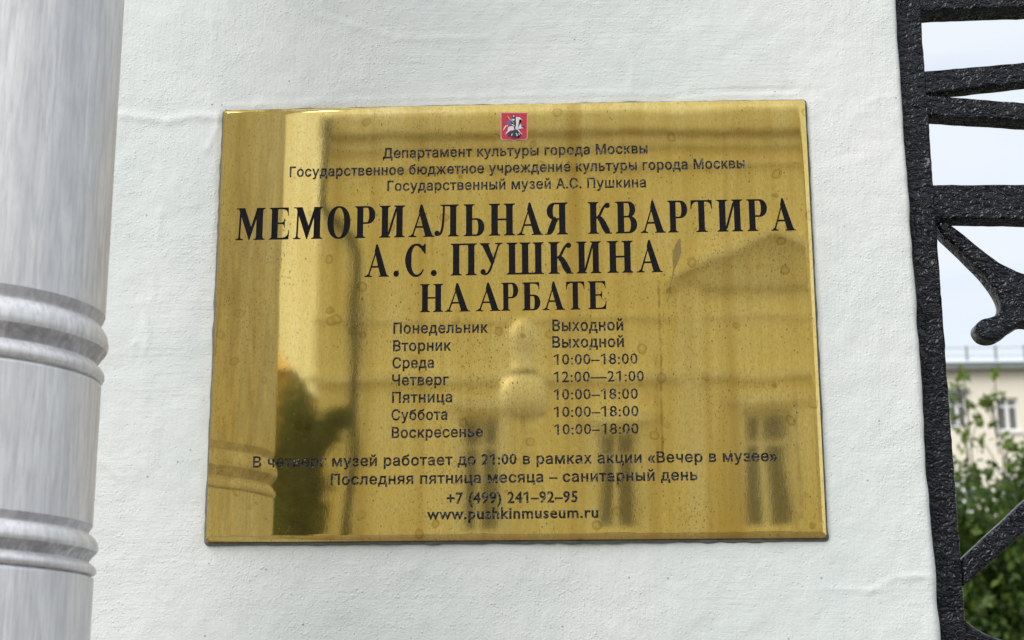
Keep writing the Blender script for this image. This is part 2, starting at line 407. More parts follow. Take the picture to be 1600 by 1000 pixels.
for z in zs:
    for k, u in ub:
        if k == 'f': bx_, by_, nx, ny = u, WY, 0, -1
        elif k == 'c':
            a_ = u*math.pi/2; bx_ = XR-rc+rc*math.sin(a_); by_ = WY+rc-rc*math.cos(a_); nx, ny = math.sin(a_), -math.cos(a_)
        else: bx_, by_, nx, ny = XR, WY+rc+u, 1, 0
        q = bx_ if k == 'f' else XR + (by_-WY)
        d = wall_disp(q, z)
        if k != 'f': d += noise.noise((z*30, 5, 1))*.0022 + noise.noise((z*9, 2, 1))*.0014
        elif q > XR-.03: d += (noise.noise((z*30, 5, 1))*.0022 + noise.noise((z*9, 2, 1))*.0014)*(q-XR+.03)/.03*.3
        vs.append((bx_+nx*d, by_+ny*d, z))
nu = len(ub)
for j in range(len(zs)-1):
    for i in range(nu-1):
        p = j*nu+i; fs.append((p, p+1, p+nu+1, p+nu))
pier = mesh_obj('plastered_wall', vs, fs, M_WALL, None, smooth=True)
tag(pier, 'white painted rough plaster wall that the brass plaque hangs on', 'wall')

# projecting house front left of the pier (carries the drainpipe)
FX, FY = -.92, -.30
hf = thing('house_front', 'white plastered house corner projecting at the left behind the drainpipe', 'house', (FX-3, FY+.5, 0))
box('wall', FX-6, FX, FY, .8, -.05, 9.0, M_WALL, hf, .008)
box('plinth', FX-6, FX+.012, FY-.04, .79, -.04, .55, M_STONE, hf, .01)

# ------------------------------------------------------------------ drainpipe
PQ, PR = .354, .083
p_edge = at(172.5, 350, -PQ)
PCX = -.3885
def zc(py): return at(60, py, -PQ-PR).z               # height of a point on the pipe's front at photo row py
SHR = .055
dp = thing('drainpipe', 'thick pale grey painted metal drainpipe with ribbed joints left of the plaque', 'drainpipe', (PCX, -PQ, 0))
def ring_profile(ys, r0, r1):
    """ys: rows from the top of the joint to the bottom"""
    y0, y1 = ys; S = lambda t: zc(y0+(y1-y0)*t)
    k = [(0, 0.0), (.06, -.0012), (.13, -.0030), (.17, -.0030), (.22, -.0004), (.30, .0022), (.38, .0034), (.46, .0036),
         (.54, .0020), (.62, -.0012), (.70, -.0032), (.74, -.0034), (.78, -.0012), (.84, .0014), (.90, .0020), (.95, .0012), (.975, -.0004), (.985, -.0034), (1.0, -.0036)]
    return [(r0+d + (r1-r0)*t, S(t)) for t, d in k][::-1]
def smooth_prof(pr, n=4):
    out = []
    for i in range(len(pr)-1):
        p0 = pr[max(i-1, 0)]; p1 = pr[i]; p2 = pr[i+1]; p3 = pr[min(i+2, len(pr)-1)]
        for k in range(n):
            t = k/n
            out.append(tuple(.5*((2*p1[j]) + (-p0[j]+p2[j])*t + (2*p0[j]-5*p1[j]+4*p2[j]-p3[j])*t*t + (-p0[j]+3*p1[j]-3*p2[j]+p3[j])*t**3) for j in (0, 1)))
    out.append(pr[-1]); return out
Z1a, Z1b, Z2a, Z2b = zc(434), zc(548), zc(786), zc(872)
def pipe_part(name, prof, cap=False):
    bm = bmesh.new(); lathe(bm, PCX, -PQ, prof, 96, SHR, cap); o = bm_obj(name, bm, [M_PIPE, M_PIPE_DARK, M_PIPE_MID], dp, True)
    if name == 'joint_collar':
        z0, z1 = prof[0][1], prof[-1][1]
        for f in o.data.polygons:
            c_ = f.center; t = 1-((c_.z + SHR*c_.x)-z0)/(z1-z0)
            f.material_index = 1 if .52 < t < .735 else (2 if t < .17 else 0)  # dark grey from the upper bead down to the groove, mid grey on top
    return o
def dense(r0, r1, z0, z1, n):
    return [(r0+(r1-r0)*i/n + noise.noise((i*.7, z0, 3))*.0004, z0+(z1-z0)*i/n) for i in range(n+1)]
pipe_part('pipe_section', dense(PR, PR, Z1a, Z1a+1.55, 24))
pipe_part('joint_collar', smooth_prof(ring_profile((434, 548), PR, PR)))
pipe_part('pipe_section', [(PR-.0036, Z1b-.0002), (PR-.0004, Z1b-.0010), (PR, Z1b-.003)][::-1] + [])
pipe_part('pipe_section', dense(PR, PR, Z2a, Z1b-.003, 12))
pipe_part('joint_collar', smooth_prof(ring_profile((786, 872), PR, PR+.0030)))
pipe_part('pipe_section', dense(PR+.003, PR+.003, .12, Z2b-.004, 20) + [(PR+.0028, Z2b-.0015), (PR-.0006, Z2b-.0002)])
bm = bmesh.new(); lathe(bm, PCX, -PQ, [(PR+.002, Z1a+1.0), (PR+.006, Z1a+1.005), (PR+.006, Z1a+1.03), (PR+.002, Z1a+1.035)], 48, SHR, False)
add_box(bm, PCX-.012, PCX+.012, -PQ+PR, WY+.01, Z1a+1.008, Z1a+1.028); bm_obj('bracket', bm, M_PIPE, dp)

# ------------------------------------------------------------------ the brass plaque
plq = thing('brass_plaque', 'polished brass museum plaque with black engraved Russian opening hours on the white wall', 'plaque', (0, 0, 2.0))
HW, HH = .3000, .2235
RIMW = .0072
def rim_ring(d):                                        # d: distance in from the edge
    t = max(0.0, 1-d/RIMW); return .0024*t**2.6          # how far the face falls back towards the wall
ds = [RIMW, RIMW*.9, RIMW*.78, RIMW*.64, RIMW*.5, RIMW*.37, RIMW*.25, RIMW*.14, RIMW*.06, 0.0]
loops = []
CR = .0016
def loop_pts(hw, hh, y, cr):
    out = []
    for (sx, sz, a0) in ((1, 1, 0), (-1, 1, 90), (-1, -1, 180), (1, -1, 270)):
        for k in range(5):
            an = R(a0+90*k/4); out.append((sx*(hw-cr)+cr*math.cos(an), y, 2.0+sz*(hh-cr)+cr*math.sin(an)))
    # long sides subdivided so that they can be a little uneven
    dn = []
    for i in range(len(out)):
        p, q = out[i], out[(i+1) % len(out)]
        n_ = 24 if math.dist(p, q) > .05 else 1
        for k in range(n_):
            t = k/n_; dn.append(tuple(p[j]+(q[j]-p[j])*t for j in range(3)))
    return dn
vs = []; fs = []
lp = [loop_pts(HW-d, HH-d, rim_ring(d), CR+.001) for d in ds]
def sag(p, k=1.0):                                             # the sheet's top edge is not perfectly straight
    x, y, z = p
    return (x, y, z + k*.0012*math.cos(x/HW*math.pi/2)*max(0, (z-2.0)/HH)**6)
def side_fall(p, d):
    x, z = p[0]/1.0, p[2]-2.0
    eL, eR, eT, eB = x+HW, HW-x, HH-z, z+HH
    m = min(eL, eR, eT, eB)
    k = .10 if m == eL else (.95 if m == eR else 1.0)
    return (p[0], rim_ring(d)*k, p[2])
for l_, d in zip(lp, ds): vs += [sag(side_fall(p, d), 1-d/RIMW) for p in l_]
vs += [sag(side_fall(p, 0.0)) for p in lp[-1]]
vs += [sag((p[0], .0048, p[2])) for p in loop_pts(HW+.0002, HH+.0002, 0, CR+.001)]
vs += [sag((p[0], .0100, p[2])) for p in loop_pts(HW-.0004, HH-.0004, 0, CR+.001)]
nl = len(lp[0])
for j in range(len(ds)+2):
    if j == len(ds)-1: continue
    for i in range(nl):
        p, q = j*nl+i, j*nl+(i+1) % nl; fs.append((p, q, q+nl, p+nl))
mesh_obj('bevelled_rim', vs, fs, M_RIM, plq, smooth=True)
IW, IH = HW-RIMW, HH-RIMW
# sealant squeezed out round the back of the plaque
bm = bmesh.new()
sp_ = loop_pts(HW+.0012, HH+.0012, WY-.0002, .003)
pp = []
for i in range(len(sp_)):
    p, q = sp_[i], sp_[(i+1) % len(sp_)]
    for k in range(4):
        t = k/4; x, z = p[0]+(q[0]-p[0])*t, p[2]+(q[2]-p[2])*t
        pp.append(sag((x+noise.noise((x*60, z*60, 1))*.0006, WY-.0004, z+noise.noise((x*60, z*60, 9))*.0006)))
pp.append(pp[0])
tube_bm(bm, pp, [(.0010+.0022*abs(noise.noise((p[0]*45, p[2]*45, 5))) + .0008) if p[0] < -.295 or p[2] < 1.78 else .0009+.0014*abs(noise.noise((p[0]*45, p[2]*45, 5))) for p in pp], 6)
bm_obj('sealant_bead', bm, M_SEAL, plq, True)

# --- glyph construction -------------------------------------------------
def bez(p0, p1, p2, p3, n=10):
    o = []
    for i in range(n+1):
        t = i/n; s = 1-t
        o.append((s**3*p0[0]+3*s*s*t*p1[0]+3*s*t*t*p2[0]+t**3*p3[0], s**3*p0[1]+3*s*s*t*p1[1]+3*s*t*t*p2[1]+t**3*p3[1]))
    return o
def qb(p0, p1, p2, n=4):
    return [((1-t)**2*p0[0]+2*(1-t)*t*p1[0]+t*t*p2[0], (1-t)**2*p0[1]+2*(1-t)*t*p1[1]+t*t*p2[1]) for t in [i/n for i in range(n+1)]]
ST = .036                                               # serif thickness (cap height = 1)
def stem(x0, x1, y0=0.0, y1=1.0, e=.075, top=(1, 1), bot=(1, 1), b=.075):
    o = []
    # bottom, going counter-clockwise from the lower left
    if bot[0]: o += [(x0-e, y0), ]
    else: o += [(x0, y0)]
    if bot[1]: o += [(x1+e, y0), (x1+e, y0+ST*.8)] + qb((x1+e*.9, y0+ST), (x1, y0+ST), (x1, y0+ST+b))
    else: o += [(x1, y0)]
    if top[1]: o += qb((x1, y1-ST-b), (x1, y1-ST), (x1+e*.9, y1-ST)) + [(x1+e, y1-ST*.8), (x1+e, y1)]
    else: o += [(x1, y1)]
    if top[0]: o += [(x0-e, y1), (x0-e, y1-ST*.8)] + qb((x0-e*.9, y1-ST), (x0, y1-ST), (x0, y1-ST-b))
    else: o += [(x0, y1)]
    if bot[0]: o += qb((x0, y0+ST+b), (x0, y0+ST), (x0-e*.9, y0+ST)) + [(x0-e, y0+ST*.8)]
    return (o, [])
def poly(*p): return (list(p), [])
def dstroke(xa, ya, xb, yb, w):                          # diagonal, w measured horizontally
    return poly((xa-w/2, ya), (xa+w/2, ya), (xb+w/2, yb), (xb-w/2, yb))
def foot(xc, half, y=0.0, up=True, hx=.0, w=.1):         # slab serif with small brackets
    s = 1 if up else -1
    o = [(xc-half, y), (xc+half, y), (xc+half, y+s*ST*.8)] + qb((xc+half*.92, y+s*ST), (xc+hx+w/2, y+s*ST), (xc+hx+w/2, y+s*(ST+.05))) + \
        qb((xc+hx-w/2, y+s*(ST+.05)), (xc+hx-w/2, y+s*ST), (xc-half*.92, y+s*ST)) + [(xc-half, y+s*ST*.8)]
    return (o, [])
def sell(cx, cy, a, b, n=2.25, k=28, t0=0, t1=360):
    o = []
    for i in range(k+(0 if t1-t0 == 360 else 1)):
        t = R(t0+(t1-t0)*i/k); c, s = math.cos(t), math.sin(t)
        o.append((cx+a*math.copysign(abs(c)**(2/n), c), cy+b*math.copysign(abs(s)**(2/n), s)))
    return o
def bowl(x0, xr, yb, yt, thick=.19, hair=.055, flip=False):
    cy = (yb+yt)/2; hb = (yt-yb)/2; xm = x0+(xr-x0)*.38
    outer = [(x0, yb)] + sell(xm, cy, xr-xm, hb, 2.1, 14, -90, 90) + [(x0, yt)]
    inner = [(x0+.0, yb+hair)] + sell(xm-.01, cy, xr-thick-xm+.01, hb-hair, 2.0, 12, -90, 90) + [(x0, yt-hair)]
    return (outer, [inner])
def circ(cx, cy, r, k=14): return (sell(cx, cy, r, r, 2, k), [])
def vstroke(pts, ws):
    Lf, Rt = [], []
    for i, p in enumerate(pts):
        q = pts[min(i+1, len(pts)-1)]; o = pts[max(i-1, 0)]
        dx, dy = q[0]-o[0], q[1]-o[1]; l = math.hypot(dx, dy) or 1
        w = ws[i] if hasattr(ws, '__len__') else ws
        Lf.append((p[0]-dy/l*w/2, p[1]+dx/l*w/2)); Rt.append((p[0]+dy/l*w/2, p[1]-dx/l*w/2))
    return (Lf + Rt[::-1], [])
def lerpw(n, *ks):
    return [float(np.interp(i/(n-1), [k[0] for k in ks], [k[1] for k in ks])) for i in range(n)]
S_, T_ = .205, .062
def mirror(cs, w): return [([(w-x, y) for x, y in o][::-1], [[(w-x, y) for x, y in h][::-1] for h in hs]) for o, hs in cs]
def G(ch):
    e = .075
    if ch == 'Н': w = .82; return w, [stem(e, e+S_), stem(w-e-S_, w-e), poly((e+S_-.01, .475), (w-e-S_+.01, .475), (w-e-S_+.01, .535), (e+S_-.01, .535))]
    if ch == 'П': w = .84; return w, [stem(e, e+S_), stem(w-e-S_, w-e), poly((e, .945), (w-e, .945), (w-e, 1), (e, 1))]
    if ch == 'И': w = .83; return w, [stem(e, e+S_), stem(w-e-S_, w-e), poly((e+S_-.02, .10), (e+S_-.02, .01), (e+S_+.06, .12), (w-e-S_+.02, .86), (w-e-S_+.02, .99), (w-e-S_-.05, .87))]
    if ch == 'Ш': w = 1.19; m = w/2; return w, [stem(e, e+S_), stem(m-S_/2, m+S_/2), stem(w-e-S_, w-e), poly((e, 0), (w-e, 0), (w-e, .055), (e, .055))]
    if ch == 'Т':
        w = .72; m = w/2
        return w, [stem(m-S_/2, m+S_/2, 0, .99, .09, (0, 0)), poly((.01, .945), (w-.01, .945), (w-.01, 1), (.01, 1)),
                   poly((0, .72), (.03, .72), *qb((.04, .80), (.07, .93), (.19, .945)), (.19, .99), (.012, 1)),
                   poly((w, .72), (w-.012, 1), (w-.19, .99), *qb((w-.19, .945), (w-.07, .93), (w-.04, .80)), (w-.03, .72))]
    if ch in 'ЕБ':
        w = .66 if ch == 'Е' else .63
        top = [poly((e, .945), (w-.04, .945), (w-.04, 1), (e, 1)), poly((w-.03, .74), (w-.035, 1), (w-.2, .99), *qb((w-.2, .945), (w-.09, .93), (w-.06, .82)), (w-.055, .74))]
        if ch == 'Е':
            return w, [stem(e, e+S_, 0, 1, e, (1, 0), (1, 0))] + top + [poly((e, 0), (w-.02, 0), (w-.02, .055), (e, .055)),
                   poly((w, .29), (w-.03, .29), *qb((w-.04, .20), (w-.08, .07), (w-.22, .055)), (w-.22, .01), (w-.02, 0)),
                   poly((e+S_-.01, .48), (w-.18, .48), (w-.18, .535), (e+S_-.01, .535)),
                   poly((w-.15, .36), (w-.15, .655), (w-.175, .655), *qb((w-.18, .60), (w-.19, .535), (w-.27, .53)), *qb((w-.27, .485), (w-.19, .48), (w-.18, .42)), (w-.175, .36))]
        return w, [stem(e, e+S_, 0, 1, e, (1, 0), (1, 0))] + top + [bowl(e+S_-.02, w, 0, .56, .20)]
    if ch == 'Р': w = .68; return w, [stem(e, e+S_, 0, 1, e, (1, 0)), bowl(e+S_-.02, w, .44, 1.0, .205)]
    if ch == 'Ь': w = .68; return w, [stem(e, e+S_, 0, 1, e, (1, 1), (1, 0)), bowl(e+S_-.02, w, 0, .56, .205)]
    if ch == 'В': w = .70; return w, [stem(e, e+S_, 0, 1, e, (1, 0), (1, 0)), bowl(e+S_-.02, w-.05, .495, 1.0, .19), bowl(e+S_-.02, w, 0, .55, .205)]
    if ch == 'Я':
        w = .74
        cs = [stem(e, e+S_, 0, 1, e, (1, 0)), bowl(e+S_-.02, w-.06, .46, 1.0, .20)]
        leg = bez((.36, .50), (.50, .44), (.48, .10), (.66, .03), 10)
        cs += [vstroke(leg, lerpw(11, (0, .17), (.6, .20), (.85, .17), (1, .06))), poly((.55, 0), (w, 0), (w, .036), (.55, .05))]
        return w, mirror(cs, w)
    if ch == 'К':
        w = .78
        arm = bez((.26, .50), (.44, .52), (.42, .78), (.60, .915), 12)
        leg = bez((.34, .50), (.50, .46), (.52, .12), (.70, .03), 12)
        return w, [stem(e, e+S_), vstroke(arm, lerpw(13, (0, .07), (.5, .085), (1, .07))), circ(.635, .885, .088), 
                   poly((.55, .93), (.60, .96), (.69, .965), (.66, .9), (.58, .86)),
                   vstroke(leg, lerpw(13, (0, .15), (.55, .205), (.85, .19), (1, .07))), poly((.56, 0), (w, 0), (w, .036), (.56, .05)), poly((.26, .47), (.40, .47), (.40, .535), (.26, .535))]
    if ch == 'А':
        w = .84
        return w, [poly((.105, .02), (.165, .02), (.455, .955), (.395, 1.015), (.41, .93)), poly((.385, 1.015), (.445, 1.015), (.765, .02), (.54, .02), (.335, .80)),
                   poly((.20, .285), (.60, .285), (.58, .345), (.22, .345)), foot(.135, .125, w=.09), foot(.655, .175, w=.20)]
    if ch == 'Л':
        w = .80
        lt = bez((.315, .97), (.30, .40), (.28, .02), (.10, .055), 14)
        return w, [stem(w-e-S_, w-e), poly((.25, .945), (w-e, .945), (w-e, 1), (.20, 1), (.20, .965), (.25, .96)), vstroke(lt, lerpw(15, (0, .065), (.7, .085), (1, .05))), circ(.09, .105, .088)]
    if ch == 'М':
        w = .97
        return w, [poly((.105, .02), (.165, .02), (.195, .98), (.135, .98)), foot(.135, .125, w=.08), poly((.02, 1), (.30, 1), (.555, .30), (.475, .0), (.445, .0), (.10, .965), (.02, .965)),
                   poly((.475, .0), (.52, .15), (.76, .90), (.70, 1), (.465, .27), (.445, .0)), stem(w-e-.215, w-e, 0, 1, e, (0, 1)), poly((.68, 1), (.80, 1), (.80, .93), (.68, .93))]
    if ch == 'О': w = .75; return w, [(sell(w/2, .5, w/2, .515, 2.15, 36), [sell(w/2, .5, w/2-.205, .46, 2.1, 30)])]
    if ch == 'С':
        w = .68
        pts = sell(.36, .5, .26, .487, 2.1, 30, 32, 325)
        return w, [vstroke(pts, lerpw(31, (0, .05), (.10, .10), (.22, .065), (.5, .21), (.78, .085), (.92, .06), (1, .04))),
                   poly((w-.03, .69), (w-.06, .69), (w-.20, .93), (w-.12, .955), (w-.07, 1.01), (w-.035, 1.01))]
    if ch == 'У':
        w = .76
        return w, [poly((.06, .98), (.285, .98), (.50, .42), (.42, .26)), poly((.615, .98), (.675, .98), (.42, .24), (.345, .24), (.39, .36)),
                   vstroke(bez((.40, .30), (.33, .08), (.25, .0), (.13, .035), 10), lerpw(11, (0, .08), (1, .06))), circ(.115, .10, .090),
                   foot(.17, .17, 1.0, False, w=.22), foot(.645, .125, 1.0, False, w=.06)]
    if ch == '.': w = .2; return w, [circ(.1, .09, .10)]
    raise KeyError(ch)

# --- text layout ----------------------------------------------------------
HEAD = [  # one entry per heading letter: char, left px, right px ; rows: baseline left/right, cap height px
    (370, 375.5, 1244, 360.0, 50.0, [('М', 367.6, 413.5), ('Е', 420, 451.6), ('М', 457.6, 503.5), ('О', 511, 547), ('Р', 554, 586), ('И', 592.6, 632.5), ('А', 638, 679),
        ('Л', 678.5, 716.5), ('Ь', 724.6, 757), ('Н', 764, 805), ('А', 807.5, 848.5), ('Я', 851.5, 887.5), ('К', 919, 956.5), ('В', 962, 996), ('А', 1001, 1040.5),
        ('Р', 1044, 1075), ('Т', 1080, 1114), ('И', 1121, 1161.6), ('Р', 1168, 1200), ('А', 1205, 1244)]),
    (570, 433.0, 1036, 425.2, 50.0, [('А', 569.5, 608), ('.', 614.5, 623.5), ('С', 632.5, 665), ('.', 673, 682.6), ('П', 704, 745), ('У', 749.5, 785.5), ('Ш', 791.5, 850),
        ('К', 857, 896), ('И', 901, 939.5), ('Н', 949.4, 989.6), ('А', 995.4, 1035.6)]),
    (656, 488.0, 948, 483.0, 44.0, [('Н', 656, 692.5), ('А', 695, 734.5), ('А', 743.5, 782.5), ('Р', 783.5, 810), ('Б', 816, 844.5), ('А', 848, 883), ('Т', 884.7, 914), ('Е', 919, 948)]),
]
SANS = [  # text, left px, right px, baseline left, baseline right, cap height px
    ('Департамент культуры города Москвы', 598, 1012, 247.3, 239.4, 15.6),
    ('Государственное бюджетное учреждение культуры города Москвы', 452.5, 1164, 276.3, 262.5, 15.6),
    ('Государственный музей А.С. Пушкина', 605, 1009.5, 298.4, 292.4, 15.6),
    ('В четверг музей работает до 21:00 в рамках акции «Вечер в музее»', 395, 1214.5, 730.2, 720.3, 16.8),
    ('Последняя пятница месяца – санитарный день', 516.6, 1090, 757.6, 750.0, 16.8),
    ('+7 (499) 241–92–95', 698, 903, 787.3, 784.3, 18.0),
    ('www.pushkinmuseum.ru', 667, 935, 811.6, 808.8, 17.0),
]
DAYS = [('Понедельник', 614.5, 762.5, 521.2), ('Вторник', 614, 705, 548.6), ('Среда', 613, 678, 575.4), ('Четверг', 612.5, 701, 602.2), ('Пятница', 612.5, 706.7, 629.3), ('Суббота', 611.5, 699, 656.6), ('Воскресенье', 612, 754.6, 684.2)]
HOURS = [('Выходной', 863, 974, 517.2), ('Выходной', 863, 975, 543.2), ('10:00–18:00', 865.3, 996.4, 570.0), ('12:00—21:00', 865.3, 1006.5, 597.2), ('10:00–18:00', 865.3, 997, 624.6), ('10:00–18:00', 865.3, 998, 651.8), ('10:00–18:00', 866, 998, 679.2)]
for (t1, l1, r1, b1), (t2, l2, r2, b2) in zip(DAYS, HOURS):
    SANS.append((t1, l1, r1, b1, b1-(r1-l1)*.0115, 16.6)); SANS.append((t2, l2, r2, b2, b2-(r2-l2)*.0115, 17.4))

def sans_loops(text, bold):
    c = bpy.data.curves.new('tmp', 'FONT'); c.body = text; c.fill_mode = 'NONE'; c.resolution_u = 2; c.space_character = 1.08
    o = bpy.data.objects.new('tmp', c); COL.objects.link(o)
    m = o.to_mesh(); V = [(q.co.x, q.co.y) for q in m.vertices]; nb = {}
    for e_ in m.edges:
        nb.setdefault(e_.vertices[0], []).append(e_.vertices[1]); nb.setdefault(e_.vertices[1], []).append(e_.vertices[0])
    seen = set(); out = []
    for s in range(len(V)):
        if s in seen or s not in nb: continue
        lp_ = [s]; seen.add(s); cur = s
        while True:
            nx = [q for q in nb[cur] if q not in seen]
            if not nx: break
            cur = nx[0]; seen.add(cur); lp_.append(cur)
        out.append([V[i] for i in lp_])
    o.to_mesh_clear(); bpy.data.objects.remove(o); bpy.data.curves.remove(c)
    return out
def area(l_): return .5*sum(l_[i-1][0]*l_[i][1]-l_[i][0]*l_[i-1][1] for i in range(len(l_)))
def inside_pt(p, l_):
    c = False
    for i in range(len(l_)):
        (x0, y0), (x1, y1) = l_[i-1], l_[i]
        if (y0 > p[1]) != (y1 > p[1]) and p[0] < (x1-x0)*(p[1]-y0)/(y1-y0)+x0: c = not c
    return c
def fatten(loops_, d):
    """push every outline away from the ink on its left by d"""
    res = []
    for l_ in loops_:
        c = [p for i, p in enumerate(l_) if math.dist(p, l_[i-1]) > .006]
        n_ = len(c); new = []
        for i in range(n_):
            a_, b_, c_ = c[i-1], c[i], c[(i+1) % n_]
            d1 = (b_[0]-a_[0], b_[1]-a_[1]); d2 = (c_[0]-b_[0], c_[1]-b_[1])
            l1 = math.hypot(*d1) or 1; l2 = math.hypot(*d2) or 1
            nx, ny = d1[1]/l1+d2[1]/l2, -d1[0]/l1-d2[0]/l2; nn = math.hypot(nx, ny) or 1
            k = min(1.6, 2/nn) if nn > .3 else 1
            new.append((b_[0]+nx/nn*d*k, b_[1]+ny/nn*d*k))
        res.append(new)
    return res
def oriented(loops_):
    """outer outlines counter-clockwise, holes clockwise"""
    o_ = []
    for l_ in loops_:
        hole = False
        for m_ in loops_:
            if m_ is l_: continue
            q_ = l_ + [((l_[i][0]+l_[i-1][0])/2, (l_[i][1]+l_[i-1][1])/2) for i in range(len(l_))]
            if sum(inside_pt(p, m_) for p in q_) > .93*len(q_): hole = not hole
        o_.append(l_ if (area(l_) > 0) != hole else l_[::-1])
    return o_
def winding(P, loops_):
    """winding number of points P (n,2) against closed loops"""
    w_ = np.zeros(len(P), int)
    for l_ in loops_:
        A = np.array(l_); B = np.roll(A, -1, axis=0)
        for (x0, y0), (x1, y1) in zip(A, B):
            if y0 == y1: continue
            up = (y0 <= P[:, 1]) & (y1 > P[:, 1]); dn = (y1 <= P[:, 1]) & (y0 > P[:, 1])
            if not (up.any() or dn.any()): continue
            xc_ = x0+(P[:, 1]-y0)*(x1-x0)/(y1-y0)
            w_ += (up & (xc_ > P[:, 0])).astype(int) - (dn & (xc_ > P[:, 0])).astype(int)
    return w_
def place(pts, u0, u1, h, L0, R0, capm):
    """glyph space (u0..u1, 0..h) -> plaque space; L0/R0 baseline ends"""
    ux, uy = R0[0]-L0[0], R0[1]-L0[1]; ln = math.hypot(ux, uy); nx, ny = -uy/ln, ux/ln
    return [(L0[0]+ux*(p[0]-u0)/(u1-u0)+nx*p[1]/h*capm, L0[1]+uy*(p[0]-u0)/(u1-u0)+ny*p[1]/h*capm) for p in pts]
def px_h(px, py, hpx): return pl(px, py-hpx)[1]-pl(px, py)[1]

glyphs = []      # each: dict(kind, comps=[(outer,[holes])] or loops, part key, strip)
for li, (bx0, by0, bx1, by1, ch_, letters) in enumerate(HEAD):
    for c_, l0, r0 in letters:
        w_, comps = G(c_)
        xs = [p[0] for o, _ in comps for p in o]; u0, u1 = min(xs), max(xs)
        yb = lambda x: by0+(by1-by0)*(x-bx0)/(bx1-bx0)
        L0, R0 = pl(l0, yb(l0)), pl(r0, yb(r0)); cm = px_h((l0+r0)/2, yb((l0+r0)/2), ch_)
        cc = [(place(o, u0, u1, 1.0, L0, R0, cm), [place(h_, u0, u1, 1.0, L0, R0, cm) for h_ in hs]) for o, hs in comps]
        glyphs.append(dict(t='s', comps=cc, key=('letter', len(glyphs)), row='H%d' % li, text=c_))
for si, (t_, l0, r0, b0, b1, ch_) in enumerate(SANS):
    lps = sans_loops(t_, 0)
    hgt = [p[1] for p in sans_loops('Н' if ch_ != 17.0 else 'H', 0)[0]]; H1 = max(hgt)-min(hgt)
    for k_, l_ in enumerate(lps):                        # give the figure one its flag
        if len(l_) == 4 and '1' in t_:
            xa, xb = min(p[0] for p in l_), max(p[0] for p in l_); ya, yb_ = min(p[1] for p in l_), max(p[1] for p in l_)
            if yb_-ya > .55 and xb-xa < .14:
                w_ = xb-xa; d_ = w_*.35
                lps[k_] = [(xa+d_, ya), (xb+d_, ya), (xb+d_, yb_), (xb+d_-w_*.8, yb_), (xa+d_-w_*1.9, ya+(yb_-ya)*.83), (xa+d_-w_*1.9, ya+(yb_-ya)*.72), (xa+d_, ya+(yb_-ya)*.86)]
    lps = fatten(oriented(lps), .026 if not t_[0].isdigit() else .012)
    xs = [p[0] for l_ in lps for p in l_]; u0, u1 = min(xs), max(xs)
    L0, R0 = pl(l0, b0), pl(r0, b1); cm = px_h((l0+r0)/2, (b0+b1)/2, ch_)
    cc = [place(l_, u0, u1, H1, L0, R0, cm) for l_ in lps]
    row = 'S%d' % si if si < 7 else 'D%d' % ((si-7)//2)
    glyphs.append(dict(t='l', loops=cc, key=('line', si), row=row, text=t_))

# horizontal strips of the plate, one per row of text, triangulated round the letters
rows = {}
for g in glyphs:
    pts = [p for o, hs in g['comps'] for p in o] if g['t'] == 's' else [p for l_ in g['loops'] for p in l_]
    lo, hi = min(p[1] for p in pts), max(p[1] for p in pts)
    a_ = rows.setdefault(g['row'], [lo, hi, []]); a_[0] = min(a_[0], lo); a_[1] = max(a_[1], hi); a_[2].append(g)
order = sorted(rows.values(), key=lambda r_: r_[1])      # merge rows that overlap in height
merged = []
for r_ in order:
    if merged and r_[0] < merged[-1][1] + .0002: merged[-1][1] = max(merged[-1][1], r_[1]); merged[-1][2] += r_[2]
    else: merged.append([r_[0], r_[1], list(r_[2])])
bounds = [-IH] + [(merged[i][1]+merged[i+1][0])/2 for i in range(len(merged)-1)] + [IH]
DEPTH = {'s': .0007, 'l': .00045}
pv, pf = [], []; parts = {}
K = 1000.0
